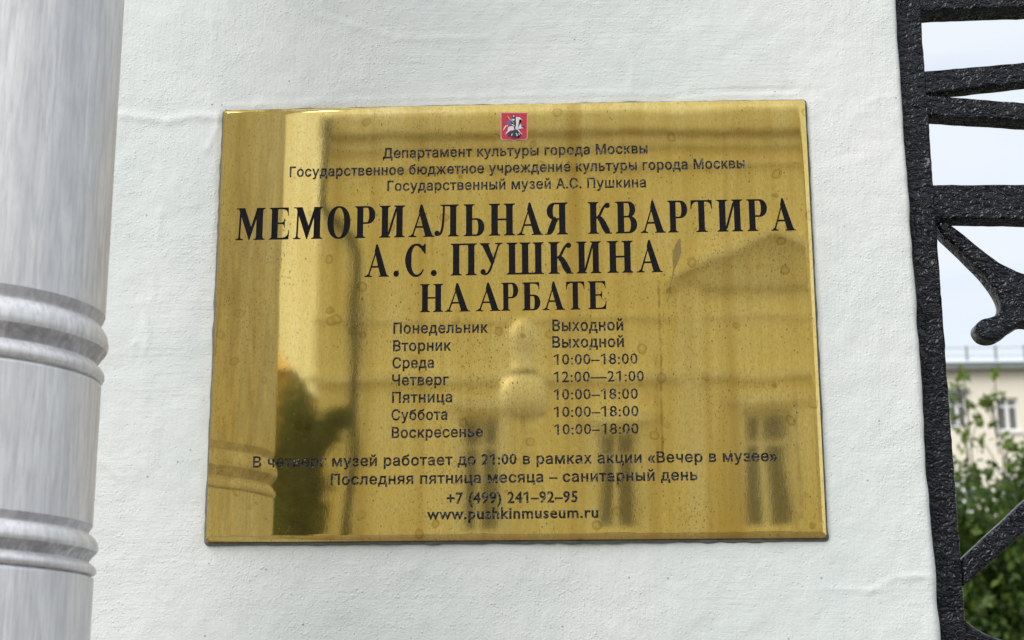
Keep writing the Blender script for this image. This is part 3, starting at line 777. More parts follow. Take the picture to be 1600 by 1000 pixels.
for (lo, hi, gs), zb0, zb1 in zip(merged, bounds, bounds[1:]):
    V = [(-IW*K, zb0*K), (IW*K, zb0*K), (IW*K, zb1*K), (-IW*K, zb1*K)]; F = [[0, 1, 2, 3]]; owner = [None]; E_ = []
    def addl(l_, own):
        l_ = l_ if area(l_) > 0 else l_[::-1]
        b_ = len(V); V.extend((x*K, z*K) for x, z in l_); F.append(list(range(b_, b_+len(l_)))); owner.append(own)
    for gi, g in enumerate(gs):
        if g['t'] == 's':
            for ci, (o, hs) in enumerate(g['comps']):
                addl(o, (gi, ci, 1))
                for h_ in hs: addl(h_, (gi, ci, -1))
        else:
            for l_ in g['loops']:
                b_ = len(V); n_ = len(l_); V.extend((x*K, z*K) for x, z in l_); E_.extend((b_+i, b_+(i+1) % n_) for i in range(n_))
    ov, oe, of, _, _, off_ = delaunay_2d_cdt([Vector(p) for p in V], E_, F, 1, 1e-5)
    cls = []
    for ids in off_:
        who = None; pos = {}; neg = set(); par = {}
        for i in ids:
            w_ = owner[i]
            if w_ is None: continue
            if w_[2] == 1: pos.setdefault(w_[0], set()).add(w_[1])
            elif w_[2] == -1: neg.add((w_[0], w_[1]))
            else: par[w_[0]] = par.get(w_[0], 0)+1
        for gi, cs in pos.items():
            if any((gi, c) not in neg for c in cs): who = gi
        for gi, n_ in par.items():
            if n_ % 2: who = gi
        cls.append(who)
    cen = np.array([[sum(ov[i][0] for i in f)/len(f), sum(ov[i][1] for i in f)/len(f)] for f in of])/K
    for gi, g in enumerate(gs):
        if g['t'] == 'l':
            for fi in np.nonzero(winding(cen, g['loops']))[0]: cls[fi] = gi
    base = len(pv); pv += [(p[0]/K, 0.0, p[1]/K+2.0) for p in ov]
    edge_f = {}
    for fi, f in enumerate(of):
        if cls[fi] is None: pf.append([base+i for i in f])
        for i in range(len(f)):
            a_, b_ = f[i-1], f[i]; edge_f.setdefault((min(a_, b_), max(a_, b_)), []).append((fi, a_, b_))
    for fi, f in enumerate(of):
        gi = cls[fi]
        if gi is None: continue
        g = gs[gi]; P = parts.setdefault(g['key'], dict(v=[], f=[], mi=[], map={}, g=g)); dp_ = DEPTH[g['t']]
        def vid(i, y):
            k = (i, y)
            if k not in P['map']: P['map'][k] = len(P['v']); P['v'].append((ov[i][0]/K, y, ov[i][1]/K+2.0))
            return P['map'][k]
        P['f'].append([vid(i, dp_) for i in f]); P['mi'].append(0)
        for i in range(len(f)):
            a_, b_ = f[i-1], f[i]
            oth = [q for q in edge_f[(min(a_, b_), max(a_, b_))] if q[0] != fi]
            if not oth or cls[oth[0][0]] != gi:
                P['f'].append([vid(a_, 0.0), vid(b_, 0.0), vid(b_, dp_), vid(a_, dp_)]); P['mi'].append(1)
    for g in gs:
        if g['key'] in parts: parts[g['key']]['map'] = {}
mesh_obj('plate', pv, pf, M_BRASS, plq)
for key, P in parts.items():
    g = P['g']
    if key[0] == 'letter':
        mesh_obj('engraved_letter', P['v'], P['f'], [M_ENAMEL, M_EDGE], plq, mat_idx=P['mi'])
    else:
        o = mesh_obj('engraved_text_line', P['v'], P['f'], [M_ENAMEL_S, M_EDGE], plq, mat_idx=P['mi'])
# low ridge of metal raised along the edges of the big letters is left to the enamel edge

# --- coat of arms -----------------------------------------------------------
def em(zx, zy): return pl(770+zx/15.386, 165+zy/15.386)
def flat(name, polys, y, mat, parent, th=.0003):
    vs, fs = [], []
    for pts in polys:
        n_ = len(pts); b_ = len(vs); w_ = [em(*p) for p in pts]
        vs += [(x, y, z+2.0) for x, z in w_] + [(x, y+th, z+2.0) for x, z in w_]
        fs.append([b_+i for i in range(n_)]); fs += [[b_+i, b_+(i+1) % n_, b_+n_+(i+1) % n_, b_+n_+i] for i in range(n_)]
    bm = bmesh.new(); bv = [bm.verts.new(v_) for v_ in vs]
    for f in fs: bm.faces.new([bv[i] for i in f])
    bmesh.ops.triangulate(bm, faces=[f for f in bm.faces if len(f.verts) > 4])
    return bm_obj(name, bm, mat, parent)
M_RED = plain('red_enamel', (.56, .030, .055), .3, .15, 80); M_PINK = plain('pale_shield_border', (.66, .38, .36), .35, .1, 80)
M_HORSE = plain('white_enamel', (.74, .74, .78), .35, .12, 300); M_NAVY = plain('dark_blue_enamel', (.03, .035, .08), .35, .3, 300)
M_BLUE = plain('blue_cape_enamel', (.10, .17, .40), .35, .2, 200); M_DRAG = plain('black_dragon_enamel', (.035, .02, .045), .35, .4, 200)
M_GOLD = plain('gold_enamel', (.70, .40, .12), .35, .2, 200)
def shield(i):
    return [(188+i, 165+i), (840-i, 165+i), (840-i, 760), (828-i, 800-i*.6), (795-i*.5, 832-i), (580, 838-i), (545, 845-i), (510, 872-i), (478, 845-i), (440, 838-i), (235+i*.5, 832-i), (200+i, 800-i*.6), (188+i, 760)]
sh = flat('coat_of_arms', [shield(0)], -.0006, M_PINK, plq, .0006)
flat('shield_field', [shield(22)], -.0008, M_RED, sh, .00015)
flat('cape', [[(470, 320), (400, 335), (360, 395), (330, 435), (380, 455), (450, 470), (500, 440), (520, 350)]], -.0010, M_BLUE, sh, .00015)
flat('horse', [[(555, 290), (600, 285), (645, 290), (700, 345), (708, 375), (690, 372), (640, 345), (655, 420), (690, 500), (680, 530), (735, 540), (740, 552), (660, 565), (600, 575), (560, 590), (500, 600),
                (420, 610), (375, 650), (325, 690), (300, 725), (318, 660), (360, 600), (362, 560), (385, 520), (440, 505), (530, 510), (550, 440), (545, 350)],
               [(365, 480), (370, 500), (320, 515), (290, 560), (265, 605), (248, 600), (275, 530), (310, 490)],
               [(600, 575), (625, 590), (665, 650), (710, 690), (695, 700), (640, 650), (590, 590)]], -.0012, M_HORSE, sh, .00015)
flat('rider', [[(480, 240), (500, 215), (530, 240), (530, 290), (550, 330), (545, 440), (560, 500), (530, 520), (470, 500), (440, 480), (460, 420), (450, 350), (470, 300)], [(510, 520), (545, 520), (548, 590), (520, 600)]], -.0014, M_NAVY, sh, .00015)
flat('rider_armour', [[(455, 335), (525, 330), (515, 375), (465, 370)], [(440, 450), (520, 480), (530, 500), (470, 490)], [(492, 245), (520, 245), (518, 285), (498, 290)]], -.0016, M_HORSE, sh, .00015)
flat('lance', [[(345, 250), (372, 262), (400, 310), (520, 440), (508, 448), (385, 325)]], -.0018, M_GOLD, sh, .00015)
flat('dragon', [[(330, 690), (370, 655), (450, 625), (530, 605), (610, 590), (680, 660), (700, 715), (660, 760), (590, 740), (610, 790), (520, 800), (440, 790), (460, 750), (380, 755), (350, 740), (400, 710)],
                [(700, 500), (760, 505), (790, 540), (740, 530), (700, 525)]], -.0010, M_DRAG, sh, .00015)
flat('dragon_belly', [[(455, 690), (485, 680), (460, 735), (440, 735)], [(545, 665), (585, 680), (605, 735), (575, 745), (570, 700)], [(620, 660), (650, 690), (640, 720)]], -.0013, M_HORSE, sh, .00015)

# ------------------------------------------------------------------ the iron gate
GY0, GY1 = .030, .060
gate = thing('iron_gate', 'black wrought iron gate with crinkled paint right of the white wall', 'gate', (at(1480, 500, GY0).x, GY0, 0))
def extr(name, pts, y0, y1, mat, parent, bev=.0022, step=.007, jit=.0007, world=False, curve=False):
    P = [(at(x, y, y0).x, at(x, y, y0).z) for x, y in pts] if not world else list(pts)
    if curve:                                            # round the outline off (two rounds of corner cutting)
        for _ in range(2):
            Q = []
            for i in range(len(P)):
                p, q = P[i], P[(i+1) % len(P)]
                Q += [(p[0]*.75+q[0]*.25, p[1]*.75+q[1]*.25), (p[0]*.25+q[0]*.75, p[1]*.25+q[1]*.75)]
            P = Q
    if area(P) < 0: P = P[::-1]
    d = []
    for i in range(len(P)):
        p, q = P[i], P[(i+1) % len(P)]; n_ = max(1, int(math.dist(p, q)/step))
        for k in range(n_):
            t = k/n_; x, z = p[0]+(q[0]-p[0])*t, p[1]+(q[1]-p[1])*t
            d.append((x+noise.noise((x*90, z*90, 2))*jit + noise.noise((x*220, z*220, 5))*jit*.5, z+noise.noise((x*90, z*90, 8))*jit + noise.noise((x*220, z*220, 6))*jit*.5))
    n_ = len(d)
    # inset ring for a soft worn edge
    def inset(l_, w_):
        o = []
        for i in range(n_):
            a_, b_, c_ = l_[i-2], l_[i], l_[(i+2) % n_]
            dx, dz = c_[0]-a_[0], c_[1]-a_[1]; ll = math.hypot(dx, dz) or 1
            o.append((b_[0]-dz/ll*w_, b_[1]+dx/ll*w_))
        return o
    rings = [(inset(d, bev), y0), (inset(d, bev*.3), y0+bev*.3), (d, y0+bev), (d, (y0+y1)/2), (d, y1-bev), (inset(d, bev), y1)]
    vs, fs = [], []
    for l_, y in rings: vs += [(x, y + noise.noise((x*70, z*70, 3))*.0005, z) for x, z in l_]
    for j in range(len(rings)-1):
        for i in range(n_): fs.append((j*n_+i, j*n_+(i+1) % n_, (j+1)*n_+(i+1) % n_, (j+1)*n_+i))
    fs.append(list(range(n_))[::-1]); fs.append([5*n_+i for i in range(n_)])
    bm = bmesh.new(); bv = [bm.verts.new(v_) for v_ in vs]
    for f in fs: bm.faces.new([bv[i] for i in f])
    o = bm_obj(name, bm, mat, parent, True)
    for p_ in o.data.polygons:
        if len(p_.vertices) > 4: p_.use_smooth = False
    return o
# vertical stile next to the wall, from the ground up
pa, pb = at(1436.5, 0, GY0), at(1509, 1000, GY0); stile_r = (pa.x+pb.x)/2; stile_l = stile_r-.034
dxs = (pb.x-pa.x)/(pb.z-pa.z)
sr = lambda z: pa.x+(z-pa.z)*dxs
extr('gate_stile', [(sr(.15)-.040, .15), (sr(.15), .15), (sr(1.55), 1.55), (sr(2.45), 2.45), (sr(2.45), 3.4), (sr(2.45)-.040, 3.4), (sr(2.45)-.040, 2.45), (sr(1.55)-.040, 1.55)], GY0-.004, GY1, M_IRON, gate, step=.006, jit=.0008, world=True)
GR = stile_r+1.32                                       # far stile, outside the frame
extr('gate_stile', [(GR, .15), (GR+.04, .15), (GR+.04, 3.4), (GR, 3.4)], GY0-.004, GY1, M_IRON, gate, step=.02, world=True)
def line_world(x0, y0, x1, y1, X):                      # continue a photo line to world x = X
    p, q = at(x0, y0, GY0), at(x1, y1, GY0); t = (X-p.x)/(q.x-p.x); return (X, p.z+(q.z-p.z)*t)
def bar(x0, yt0, yb0, x1, yt1, yb1, X, dep, name='crossbar'):
    p0, p1 = at(x0, yt0, GY0), at(x0, yb0, GY0); q1 = line_world(x0, yt0, x1, yt1, X); q2 = line_world(x0, yb0, x1, yb1, X)
    return extr(name, [(p1.x, p1.z), q2, q1, (p0.x, p0.z)], GY0, GY0+dep, M_IRON, gate, world=True)
bar(1432, -26, 16.5, 1600, -30, 10.5, GR+.01, .034)
bar(1440, 111, 147, 1600, 97, 129, stile_r+.62, .022, 'ray_bar')
bar(1446, 147.5, 179, 1600, 160, 188.5, stile_r+1.2, .028, 'ray_bar')
bar(1456, 288.5, 341, 1600, 287.5, 343, GR+.01, .028)
extr('scroll', [(1464, 352), (1467, 344), (1478, 344), (1500, 360), (1540, 393), (1575, 417), (1600, 427), (1640, 436), (1700, 436), (1740, 427), (1765, 417), (1800, 393), (1840, 360), (1862, 344), (1873, 344), (1876, 352),
                (1840, 400), (1795, 440), (1780, 464), (1776, 486), (1788, 494), (1812, 498), (1822, 508), (1818, 524), (1798, 534), (1775, 530), (1755, 510), (1737, 503), (1700, 520), (1670, 560), (1640, 520), (1603, 503), (1585, 513), (1566, 529), (1544, 533), (1528, 524), (1524, 510),
                (1532, 499), (1552, 494), (1564, 486), (1567, 474), (1556, 450), (1540, 430), (1505, 394), (1477, 368)], GY0+.002, GY0+.030, M_IRON, gate, bev=.0035, step=.005, curve=True)
def strut(pts, name='diagonal_bar'): return extr(name, pts, GY0+.003, GY0+.022, M_IRON, gate, bev=.003)
strut([(1500, 876), (1600, 783), (1670, 717), (1670, 766), (1600, 832), (1512, 911), (1503, 918)])
strut([(1840, 876), (1740, 783), (1672, 719), (1672, 766), (1740, 832), (1830, 911), (1840, 918)])
extr('scroll', [(1503, 966), (1512, 972), (1535, 988), (1570, 1002), (1620, 1012), (1640, 1030), (1620, 1050), (1570, 1038), (1525, 1022), (1506, 1012)], GY0+.002, GY0+.028, M_IRON, gate, bev=.003, curve=True)
bar(1500, 1120, 1175, 1600, 1120, 1175, GR+.01, .03)
for i in range(6):
    x = stile_r+.19*(i+1)
    extr('lower_bar', [(x-.012, .3), (x+.012, .3), (x+.012, 1.37), (x-.012, 1.37)], GY0+.004, GY0+.024, M_IRON, gate, step=.05, world=True)
extr('crossbar', [(stile_r-.01, .25), (GR+.01, .25), (GR+.01, .31), (stile_r-.01, .31)], GY0, GY0+.03, M_IRON, gate, step=.05, world=True)

# ------------------------------------------------------------------ plants
def leaf_cloud(pts, size, mat, name, parent, droop=.3, asp=.55):
    n_ = len(pts); pts = np.asarray(pts)
    ax = RNG.normal(size=(n_, 3)); ax[:, 2] -= droop; ax /= np.linalg.norm(ax, axis=1)[:, None]
    bx = np.cross(ax, RNG.normal(size=(n_, 3))); bx /= np.linalg.norm(bx, axis=1)[:, None]
    s = (size*RNG.uniform(.6, 1.3, n_))[:, None]
    nz = np.cross(ax, bx)
    v0 = pts; v1 = pts+ax*s*.5+bx*s*asp*.5+nz*s*.06; v2 = pts+ax*s; v3 = pts+ax*s*.5-bx*s*asp*.5+nz*s*.06
    V = np.stack([v0, v1, v2, v3], 1).reshape(-1, 3) - np.array(parent_origin(parent))
    F = np.arange(n_*4).reshape(-1, 4)
    m = bpy.data.meshes.new(name); m.from_pydata(V.tolist(), [], F.tolist()); m.materials.append(mat); m.update()
    return link(bpy.data.objects.new(name, m), parent)
def crown_points(c, rad, n_, lobes, clump=.22):
    P = []
    C = np.array(c); rad = np.array(rad)
    for _ in range(lobes):
        u = RNG.normal(size=3); u /= np.linalg.norm(u); cc = C+u*rad*RNG.uniform(.35, 1.0)
        k = n_//lobes; q = RNG.normal(size=(k, 3)); q /= np.linalg.norm(q, axis=1)[:, None]
        P.append(cc+q*rad*clump*(RNG.uniform(.3, 1.0, (k, 1))**.5)*RNG.uniform(.7, 1.5))
    return np.concatenate(P)
def bush(x, y, rx, ry, h, label, mat, n_=14000, size=.075, lobes=60):
    t = thing('bush', label, 'bush', (x, y, 0), 'bushes behind the gate')
    P = crown_points((x, y, h*.5), (rx, ry, h*.47), n_, lobes)
    P = P[P[:, 2] > .05]
    leaf_cloud(P, size, mat, 'foliage', t)
    bm = bmesh.new()
    for k in range(5):
        a_ = k*1.3; tube_bm(bm, [(x+.1*math.cos(a_), y+.1*math.sin(a_), -.02), (x+.3*rx*math.cos(a_), y+.3*ry*math.sin(a_), h*.4), (x+.6*rx*math.cos(a_), y+.6*ry*math.sin(a_), h*.8)], [.03, .02, .006], 6)
    bm_obj('stems', bm, M_BARK, t, True)
    return t
q = at(1555, 700, 11.0)
bush(q.x-.9, 11.2, 1.25, 1.1, 3.6, 'bright green leafy bush seen through the gate next to the stile', M_LEAF, 45000, .085, 110)
bush(q.x+.75, 11.8, 1.3, 1.2, 3.9, 'green bush with yellowish leaves right of the brighter bush', M_LEAF, 45000, .085, 110)
bush(q.x+.35, 8.6, .95, .8, 2.55, 'low dark green bush in front of the taller bushes', M_LEAFD, 20000, .07)
bush(q.x+3.3, 11.6, 1.5, 1.2, 3.3, 'dark bush standing farthest right beyond the gate', M_LEAFD, 18000)
bush(q.x-3.3, 11.6, 1.4, 1.2, 3.1, 'dark bush hidden mostly behind the white wall', M_LEAFD, 14000)
def sapling(px, ytop, Y, label, clumps):
    b0 = at(px, 1000, Y); t = thing('young_tree', label, 'young tree', (b0.x, Y, 0), 'young trees behind the gate')
    top = at(px, ytop, Y)
    bm = bmesh.new(); path = [(b0.x+.02, Y, -.02), (b0.x-.03, Y, top.z*.4), (top.x+.03, Y, top.z*.75), (top.x, Y, top.z)]
    tube_bm(bm, path, [.022, .016, .008, .003], 7)
    P = []
    for cx, cy, r_ in clumps:
        c = at(cx, cy, Y); k = int(6+r_*1.2); n_ = RNG.normal(size=(k, 3))*np.array([r_, r_*1.3, r_])*(Y+1.5)/FPX*.55
        P.append(np.array(c)+n_)
        tube_bm(bm, [(top.x+(c.x-top.x)*.15, Y, c.z-.30), ((top.x+c.x)/2, Y, c.z-.14), (c.x, Y, c.z)], [.007, .005, .003], 5)
    bm_obj('trunk', bm, M_BARK, t, True)
    leaf_cloud(np.concatenate(P), .085, M_LEAFY, 'foliage', t, .5)
    return t
sapling(1505, 575, 13.0, 'thin young tree with sparse light leaves beside the gate stile', [(1507, 582, 6), (1514, 630, 5), (1490, 650, 6), (1502, 672, 8), (1528, 654, 7), (1490, 622, 6), (1510, 690, 10), (1495, 600, 4)])
sapling(1552, 570, 13.3, 'thin young tree with light leaves in front of the beige wall', [(1554, 580, 6), (1545, 620, 8), (1548, 635, 6), (1538, 630, 6), (1565, 615, 5), (1535, 688, 10), (1575, 690, 10), (1552, 660, 3), (1590, 700, 10)])

# ------------------------------------------------------------------ beige building beyond the gate
BY = 62.0
be = at(1540, 570, BY); roofz = be.z
bld = thing('beige_building', 'beige rendered building with grey metal roof far behind the gate', 'building', (be.x, BY+5, 0))
px_m = (BY-CAM.y)/FPX                                   # metres per photo pixel there
def win_verts(): pass
BX0, BX1 = be.x-30, be.x+32
# wall built of strips round the window openings is not needed at this distance: windows sit in shallow reveals
wcx = at(1575, 647, BY).x; pitch = 75*px_m*1.0
cols = [wcx + pitch*k for k in range(-12, 13) if BX0+1 < wcx+pitch*k < BX1-1]
wz = at(1575, 647, BY).z; ww, wh = 34*px_m, 52*px_m
rows_z = [wz-3.15*k for k in range(0, 5) if wz-3.15*k > 1.2]
def wall_with_holes(name, x0, x1, z0, z1, holes, y, sgn, mat, parent, depth=.22):
    """front sheet cut round rectangular openings, with reveals; sgn=-1 faces -Y"""
    xs_ = sorted({x0, x1, *[h_[0] for h_ in holes], *[h_[1] for h_ in holes]}); zs_ = sorted({z0, z1, *[h_[2] for h_ in holes], *[h_[3] for h_ in holes]})
    hs = [(round(a_, 4), round(b_, 4), round(c, 4), round(d, 4)) for a_, b_, c, d in holes]
    bm = bmesh.new()
    cx = np.array(xs_); cz = np.array(zs_)
    grid = {}
    def gv(i, j):
        if (i, j) not in grid: grid[(i, j)] = bm.verts.new((xs_[i], y, zs_[j]))
        return grid[(i, j)]
    H = np.array(holes)
    for i in range(len(xs_)-1):
        mx_ = (xs_[i]+xs_[i+1])/2
        for j in range(len(zs_)-1):
            mz_ = (zs_[j]+zs_[j+1])/2
            if len(H) and ((H[:, 0] < mx_) & (H[:, 1] > mx_) & (H[:, 2] < mz_) & (H[:, 3] > mz_)).any(): continue
            bm.faces.new((gv(i, j), gv(i+1, j), gv(i+1, j+1), gv(i, j+1)))
    for a_, b_, c, d in holes:
        f = [bm.verts.new((x, yy, z)) for yy in (y, y-sgn*depth) for x, z in ((a_, c), (b_, c), (b_, d), (a_, d))]
        for k in range(4): bm.faces.new((f[k], f[(k+1) % 4], f[4+(k+1) % 4], f[4+k]))
        bm.faces.new(f[4:])
    # sides and back of the block
    yb = y-sgn*10
    c8 = [bm.verts.new(p) for p in ((x0, y, z0), (x1, y, z0), (x1, y, z1), (x0, y, z1), (x0, yb, z0), (x1, yb, z0), (x1, yb, z1), (x0, yb, z1))]
    for k in ((0, 4, 7, 3), (1, 2, 6, 5), (4, 5, 6, 7), (3, 7, 6, 2)): bm.faces.new([c8[i] for i in k])
    return bm_obj(name, bm, mat, parent)
tall_x = at(1497, 650, BY).x
holes = []
for c in cols:
    for r_ in rows_z: 
        if abs(c-tall_x) < 1.2 and r_ > wz-1: continue
        holes.append((c-ww/2, c+ww/2, r_-wh/2, r_+wh/2))
tall = (tall_x-15*px_m, tall_x+15*px_m, at(1497, 668, BY).z, at(1497, 613, BY).z)
wall_with_holes('wall', BX0, BX1, -.2, roofz-.25, holes+[tall], BY, -1, M_BEIGE, bld)
def make_window(w_, h_, y, sgn, parent, fm, gm, transom=.24, sash=2):
    """white casement window centred on its own origin; one frame with its panes as sub-parts"""
    fr = bpy.data.objects.new('window', None)
    bm = bmesh.new(); f = w_*.09; d = .07
    yy = lambda a_: -sgn*a_
    def bb(x0, x1, z0, z1, dd=.07): add_box(bm, x0, x1, min(0, -sgn*dd), max(0, -sgn*dd), z0, z1)
    bb(-w_/2, -w_/2+f, -h_/2, h_/2); bb(w_/2-f, w_/2, -h_/2, h_/2); bb(-w_/2+f, w_/2-f, -h_/2, -h_/2+f); bb(-w_/2+f, w_/2-f, h_/2-f, h_/2)
    zt = h_/2-h_*transom
    bb(-w_/2+f, w_/2-f, zt-f*.5, zt+f*.5, .08)
    bb(-f*.9, f*.9, -h_/2+f, zt-f*.5, .085); bb(-f*.5, f*.5, zt+f*.5, h_/2-f, .085)
    m = bpy.data.meshes.new('window'); bmesh.ops.recalc_face_normals(bm, faces=bm.faces); bm.to_mesh(m); bm.free(); m.materials.append(fm)
    fr = bpy.data.objects.new('window', m); link(fr, parent)
    for s in (-1, 1):
        for (za, zb) in ((-h_/2+f, zt-f*.5), (zt+f*.5, h_/2-f)):
            x0, x1 = sorted((s*f*.9, s*(w_/2-f)))
            pm = bpy.data.meshes.new('pane'); yv = -sgn*.03
            pm.from_pydata([(x0, yv, za), (x1, yv, za), (x1, yv, zb), (x0, yv, zb)], [], [(0, 1, 2, 3)]); pm.materials.append(gm)
            link(bpy.data.objects.new('pane', pm), fr)
    return fr
w0 = None
for a_, b_, c, d in holes:
    if w0 is None: w0 = make_window(ww-.02, wh-.02, 0, -1, bld, M_FRAME, M_GLASS); wn = w0
    else: wn = copy_tree(w0, bld)
    wn.location = Vector(((a_+b_)/2, BY+.14, (c+d)/2)) - parent_origin(bld)
wt = make_window(tall[1]-tall[0]-.03, tall[3]-tall[2]-.03, 0, -1, bld, M_FRAME, M_GLASS, .35); wt.location = Vector((tall_x, BY+.14, (tall[2]+tall[3])/2))-parent_origin(bld)
box('lintel', tall[0]-.1, tall[1]+.1, BY-.12, BY+.02, tall[3]-.02, tall[3]+.16, M_ZINC, bld)
bm = bmesh.new()
for a_, b_, c, d in holes: add_box(bm, a_-.08, b_+.08, BY-.09, BY-.002, c-.12, c-.03)
o = bm_obj('window_sills', bm, M_FRAME, bld); tag(o, kind='stuff')
box('eaves', BX0-.4, BX1+.4, BY-.45, BY+10, roofz-.25, roofz+.0, M_ZINC, bld)
# low pitched sheet metal roof
z0_, z1_ = roofz+.002, at(1540, 557, BY+4).z
mesh_obj('roof', [(BX0-.5, BY-.5, z0_), (BX1+.5, BY-.5, z0_), (BX1+.5, BY+4, z1_), (BX0-.5, BY+4, z1_), (BX0-.5, BY+10, z0_), (BX1+.5, BY+10, z0_)], [(0, 1, 2, 3), (3, 2, 5, 4)], M_ROOF, bld)
x = BX0; k = 0
while x < BX1:
    p = at(1540, 566, BY+1)
    bm = bmesh.new(); add_box(bm, x-.04, x+.04, BY+.9, BY+.98, z0_+.1, z0_+1.0); bm_obj('roof_post', bm, M_ZINC, bld); x += 46*px_m
bm = bmesh.new(); 
for zz in (.55, .92): tube_bm(bm, [(BX0, BY+.94, z0_+zz), (BX1, BY+.94, z0_+zz)], .015, 5)
bm_obj('roof_rail', bm, M_ZINC, bld)

# ------------------------------------------------------------------ across the street, seen mirrored in the brass
def mp(px, py, Y):
    p = at(px, py, Y); return Vector((p.x, -Y, p.z))
OY = 26.0
fx0 = mp(503, 400, OY).x; ftop = mp(800, 189, OY).z; fx1 = fx0+26
opp = thing('yellow_building', 'pale yellow classical building across the street, mirrored in the brass plaque', 'building', (fx0+13, -OY-5, 0))
om = (OY-CAM.y)/FPX
wins = []                                               # cx px, half width px, top px, bottom px
for cx_, hw_, t_, b_ in ((752, 36, 650, 834), (966, 37, 672, 830), (1200, 40, 640, 828)):
    c = mp(cx_, (t_+b_)/2, OY); wins.append((c.x, hw_*om, mp(cx_, b_, OY).z, mp(cx_, t_, OY).z))
stepx = wins[2][0]-wins[1][0]
for k in range(1, 8): wins.append((wins[2][0]+stepx*k, wins[2][1], wins[2][2], wins[2][3]))
wins.append((wins[0][0]-stepx*.95, wins[1][1], wins[1][2], wins[1][3])) if wins[0][0]-stepx*.95-1 > fx0+.6 else None
holes = [(c-hw_, c+hw_, z0, z1) for c, hw_, z0, z1 in wins]
holes += [(c-hw_*.8, c+hw_*.8, .9, 2.7) for c, hw_, z0, z1 in wins]
wall_with_holes('wall', fx0, fx1, -.1, ftop-.3, holes, -OY, 1, M_FAC, opp)
for a_, b_, c, d in holes:
    wn = make_window(b_-a_-.02, d-c-.02, 0, 1, opp, M_FACT, M_GLASS, .25); wn.location = Vector(((a_+b_)/2, -OY-.16, (c+d)/2))-parent_origin(opp)
    if c > 3:
        box('window_surround', a_-.16, a_-.003, -OY-.002, -OY+.05, c-.1, d+.1, M_FACT, opp); box('window_surround', b_+.003, b_+.16, -OY-.002, -OY+.05, c-.1, d+.1, M_FACT, opp)
        box('window_head', a_-.22, b_+.22, -OY-.002, -OY+.12, d+.103, d+.30, M_FACT, opp)
        box('window_ledge', a_-.22, b_+.22, -OY-.002, -OY+.14, c-.24, c-.103, M_FACT, opp)
def course(z, h_, pr, mat=M_FACT, name='cornice'): return box(name, fx0-.05, fx1+.05, -OY+.001, -OY+pr, z, z+h_, mat, opp)
course(ftop-.32, .36, .30); course(ftop-.58, .16, .14); course(mp(900, 262, OY).z, .10, .10); 
course(mp(900, 596, OY).z, .16, .12); course(mp(900, 500, OY).z, .07, .05)
box('roof', fx0, fx1, -OY-10, -OY-.3, ftop-.28, ftop-.02, M_ROOF, opp)
# triangular pediment over the right hand bay with its shade painted into the darker tympanum and base
pc = mp(1215, 440, OY); pt_ = mp(1215, 372, OY).z; hw_ = 1.95
for s in (-1, 1):
    bm = bmesh.new(); x0, z0, x1, z1 = pc.x+s*hw_, pc.z, pc.x, pt_
    vsb = [bm.verts.new((x, y, z)) for y in (-OY+.001, -OY+.16) for x, z in ((x0, z0), (x1, z1), (x1, z1+.16), (x0, z0+.14))]
    for f in ((0, 1, 2, 3), (4, 5, 6, 7), (0, 1, 5, 4), (1, 2, 6, 5), (2, 3, 7, 6), (3, 0, 4, 7)): bm.faces.new([vsb[i] for i in f])
    bm_obj('pediment_cornice', bm, M_FACT, opp)
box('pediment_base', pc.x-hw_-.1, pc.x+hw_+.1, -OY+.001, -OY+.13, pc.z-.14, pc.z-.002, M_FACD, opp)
for s in (-1, 1):
    x = pc.x+s*(hw_-.35); box('pilaster', x-.2, x+.2, -OY+.001, -OY+.10, 4.0, pc.z-.143, M_FACT, opp)
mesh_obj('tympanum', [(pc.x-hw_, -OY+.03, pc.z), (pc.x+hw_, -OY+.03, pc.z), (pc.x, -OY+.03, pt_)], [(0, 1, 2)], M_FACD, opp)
# downpipe with its swan neck
bm = bmesh.new(); Yp = OY-.12
pts_ = [mp(492, 186, Yp-.3), mp(491, 300, Yp-.3), mp(494, 322, Yp-.3), mp(545, 372, Yp), mp(553, 395, Yp)]
pts_ = [Vector((fx0+.10, p.y, p.z)) if i < 3 else p for i, p in enumerate(pts_)]
xz = pts_[-1].x; pts_ += [Vector((xz, -Yp, z)) for z in (6.5, 3.0, .2)]
tube_bm(bm, pts_, .075, 10); bm_obj('downpipe', bm, M_DARKM, opp, True)
# ochre house farther down the street
oh = thing('ochre_house', 'small ochre house far down the street, mirrored at the left of the plaque', 'house', (mp(420, 600, 60).x-4, -65, 0))
hx = mp(452, 560, 60).x; hz = mp(450, 520, 60).z
box('wall', hx-12, hx, -70, -60, -.1, hz-1.6, M_OCHRE, oh)
mesh_obj('roof', [(hx-12.3, -59.6, hz-1.6), (hx+.2, -59.6, hz-1.6), (hx-1.5, -65, hz+.3), (hx-10, -65, hz+.3), (hx+.2, -70.4, hz-1.6), (hx-12.3, -70.4, hz-1.6)], [(0, 1, 2, 3), (1, 4, 2), (4, 5, 3, 2), (5, 0, 3)], M_OCHRE, oh)
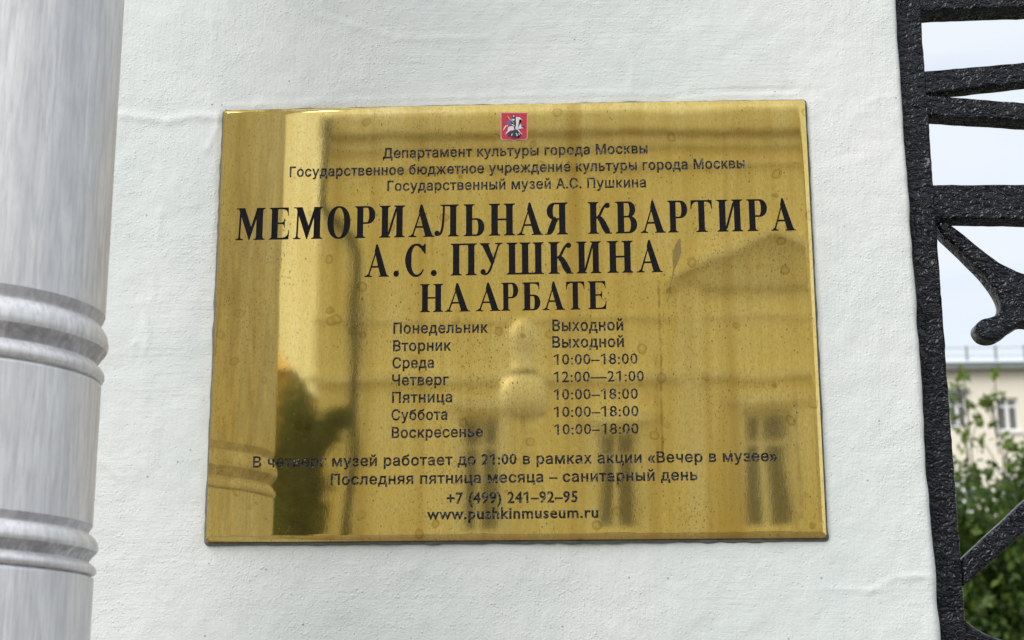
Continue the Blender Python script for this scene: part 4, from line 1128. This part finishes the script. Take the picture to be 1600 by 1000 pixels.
# street tree mirrored left of the facade
TY = 19.0
tb = mp(474, 800, TY); tr = thing('street_tree', 'dark leafy street tree across the road, mirrored in the left of the plaque', 'tree', (tb.x, -TY, 0))
bm = bmesh.new(); tz = mp(474, 600, TY).z
tube_bm(bm, [(tb.x, -TY, -.05), (tb.x+.05, -TY, 1.6), (tb.x-.02, -TY, 3.2), (tb.x, -TY, tz-.2)], [.16, .13, .09, .03], 10)
for k in range(9):
    a_ = k*2.4; z = 1.8+k*.28; rr = .8-.04*k
    tube_bm(bm, [(tb.x, -TY, z), (tb.x+.5*rr*math.cos(a_), -TY+.5*rr*math.sin(a_), z+.3), (tb.x+rr*math.cos(a_), -TY+rr*math.sin(a_), z+.6)], [.04, .025, .008], 6)
bm_obj('trunk', bm, M_BARK, tr, True)
P = [crown_points((tb.x-.10, -TY, (tz+1.7)/2+.1), (.36, .6, (tz-1.7)/2*.92), 16000, 60, .34)]
P.append(crown_points((mp(528, 652, TY).x, -TY+.1, mp(528, 652, TY).z), (.14, .2, .16), 700, 8, .5)); P.append(crown_points((mp(500, 690, TY).x, -TY+.1, mp(500, 690, TY).z), (.22, .3, .3), 1500, 10, .4))
leaf_cloud(np.concatenate(P), .10, M_LEAF, 'crown', tr)
# street lantern mirrored in the middle of the plaque
LY = 15.0
lb = mp(820, 600, LY); lm = (LY-CAM.y)/FPX
ln = thing('street_lamp', 'street lamp with white bell shaped glass across the street, mirrored in mid plaque', 'street lamp', (lb.x, -LY, 0))
def lz(py): return mp(820, py, LY).z
def lathe_part(name, prof, mat):
    bm = bmesh.new(); lathe(bm, lb.x, -LY, prof, 28); return bm_obj(name, bm, mat, ln, True)
lathe_part('lamp_cap', [(2*lm, lz(494)), (14*lm, lz(500)), (22*lm, lz(512)), (24*lm, lz(528)), (19*lm, lz(545)), (14*lm, lz(560)), (16*lm, lz(576)), (21*lm, lz(583))][::-1], M_OPAL)
lathe_part('lamp_collar', [(22*lm, lz(583)), (22*lm, lz(588))][::-1], M_DARKM)
lathe_part('lamp_shade', [(21*lm, lz(588)), (31*lm, lz(597)), (36*lm, lz(612)), (36*lm, lz(632)), (30*lm, lz(648)), (12*lm, lz(656))][::-1], M_OPAL)
lathe_part('pole', [(9*lm*.6, lz(656)), (4*lm, lz(690)), (5*lm, 1.0), (9*lm, .9), (11*lm, 0)][::-1], M_FACD)
